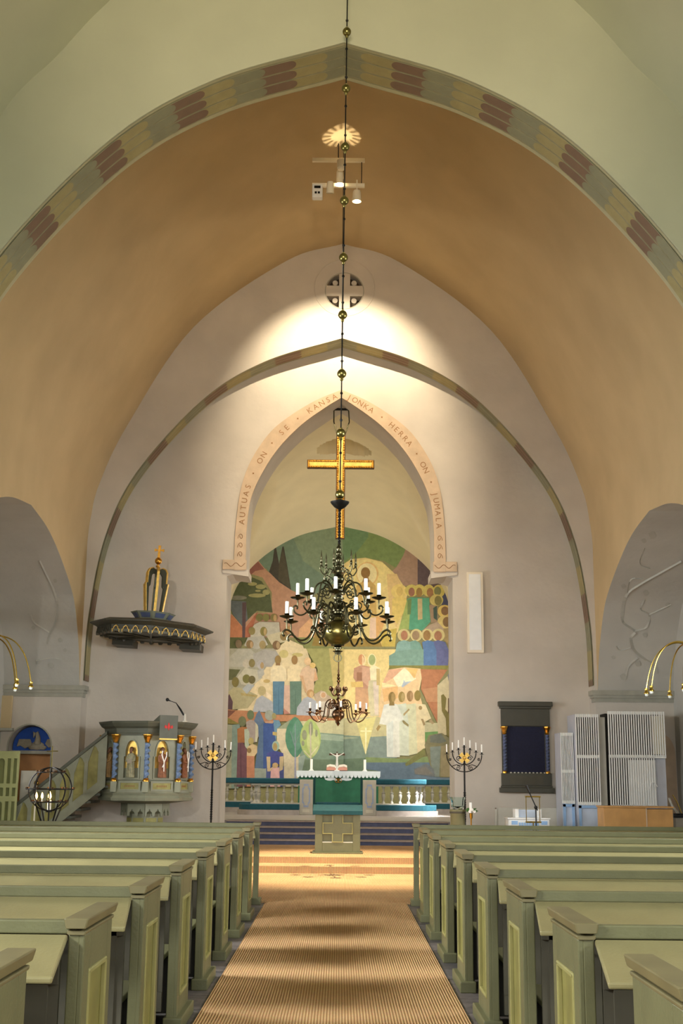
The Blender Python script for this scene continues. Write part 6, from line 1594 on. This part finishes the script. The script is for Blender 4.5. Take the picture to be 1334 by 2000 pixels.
MB().lathe([(0, 0), (.08, 0), (.08, .02), (.015, .04), (.013, zr - .12), (.03, zr - .08), (.035, zr), (.028, zr), (0, zr - .05)], 14).build('vase_body', 'brass', t, smooth=True)
random.seed(4)
for q in range(14):
    a = random.uniform(0, 2 * PI); r = random.uniform(.03, .1); c = (r * math.cos(a), r * math.sin(a) * .8, zr + random.uniform(-.0, .08))
    d = Vector((math.cos(a), math.sin(a), random.uniform(-.3, .5))).normalized(); s_ = d.orthogonal().normalized() * .028; cc = Vector(c)
    MB().add([cc - d * .05, cc + s_, cc + d * .06, cc - s_, cc + Vector((0, 0, .012))], [(0, 1, 4), (1, 2, 4), (2, 3, 4), (3, 0, 4)]).build('leaf', 'leaf', t)
for q in range(3):
    c = (-.03 + .045 * q, -.06, zr + .03 + .03 * (q % 2)); mb = MB()
    for p in range(6):
        a = 2 * PI * p / 6; mb.ball((c[0] + .018 * math.cos(a), c[1], c[2] + .018 * math.sin(a)), .014, 6, 4)
    mb.build('blossom', 'petal', t, smooth=True)
candle((x - .01, Y - .2, Z2 + .024 + zr), .026, .2, 'white candle rising from the flower vase beside the font', None)
# ================================================================== brass arc lamps on the arch piers
def arc_lamp(s, side):
    Y = 15.1; X = s * 4.40; Zt = at(1345, 1262, Y)[1]
    t = thing('brass_arc_lamp', (X, Y, Zt - .25), 'brass lamp with curved drooping arms on the %s arch pier' % side, 'lamp', 'brass arc lamps')
    MB().tube([(s * 1.05, 0, 0), (s * .5, 0, .02), (s * .12, 0, .12), (0, 0, .2)], .018, 8).lathe([(0, 0), (.09, 0), (.09, .03), (0, .03)], 16).build('bracket', 'brass', t, smooth=True)
    MB().lathe([(0, .1), (.04, .12), (.05, .18), (.03, .26), (0, .27)], 14).build('hub', 'brass', t, smooth=True)
    n = 8
    for k in range(n):
        a = 2 * PI * (k + .35) / n
        path = [(.02, .2), (.08, .27), (.22, .30), (.38, .24), (.5, .1), (.57, -.08), (.61, -.26)]
        o_ = MB().tube(radial(smoothcurve(path, 5), a), .0085, 7).build('arm', 'brass', t, smooth=True)
        c = (.613 * math.cos(a), .613 * math.sin(a), -.27)
        MB().lathe([(0, .02), (.02, .02), (.024, 0), (.018, -.02), (.034, -.04), (.034, -.05), (0, -.05)], 12, c).build('socket', 'brass', o_, smooth=True)
        MB().ball((c[0], c[1], c[2] - .062), .022, 10, 6).build('bulb', 'white_paint', o_, smooth=True)
arc_lamp(-1, 'left'); arc_lamp(1, 'right')

# ================================================================== candle labels by place
_ord = ['leftmost', 'second from left', 'third from left', 'fourth from left', 'fifth from left', 'third from right', 'second from right', 'rightmost']
for g in ('candles of the large chandelier, lower tier', 'candles of the large chandelier, upper tier', 'candles of the small chandelier'):
    L_ = sorted([o for o in COL.objects if o.get('group') == g], key=lambda o: o.location.x / o.location.y)
    for o, w_ in zip(L_, _ord): o['label'] = '%s, %s' % (o['label'], w_)
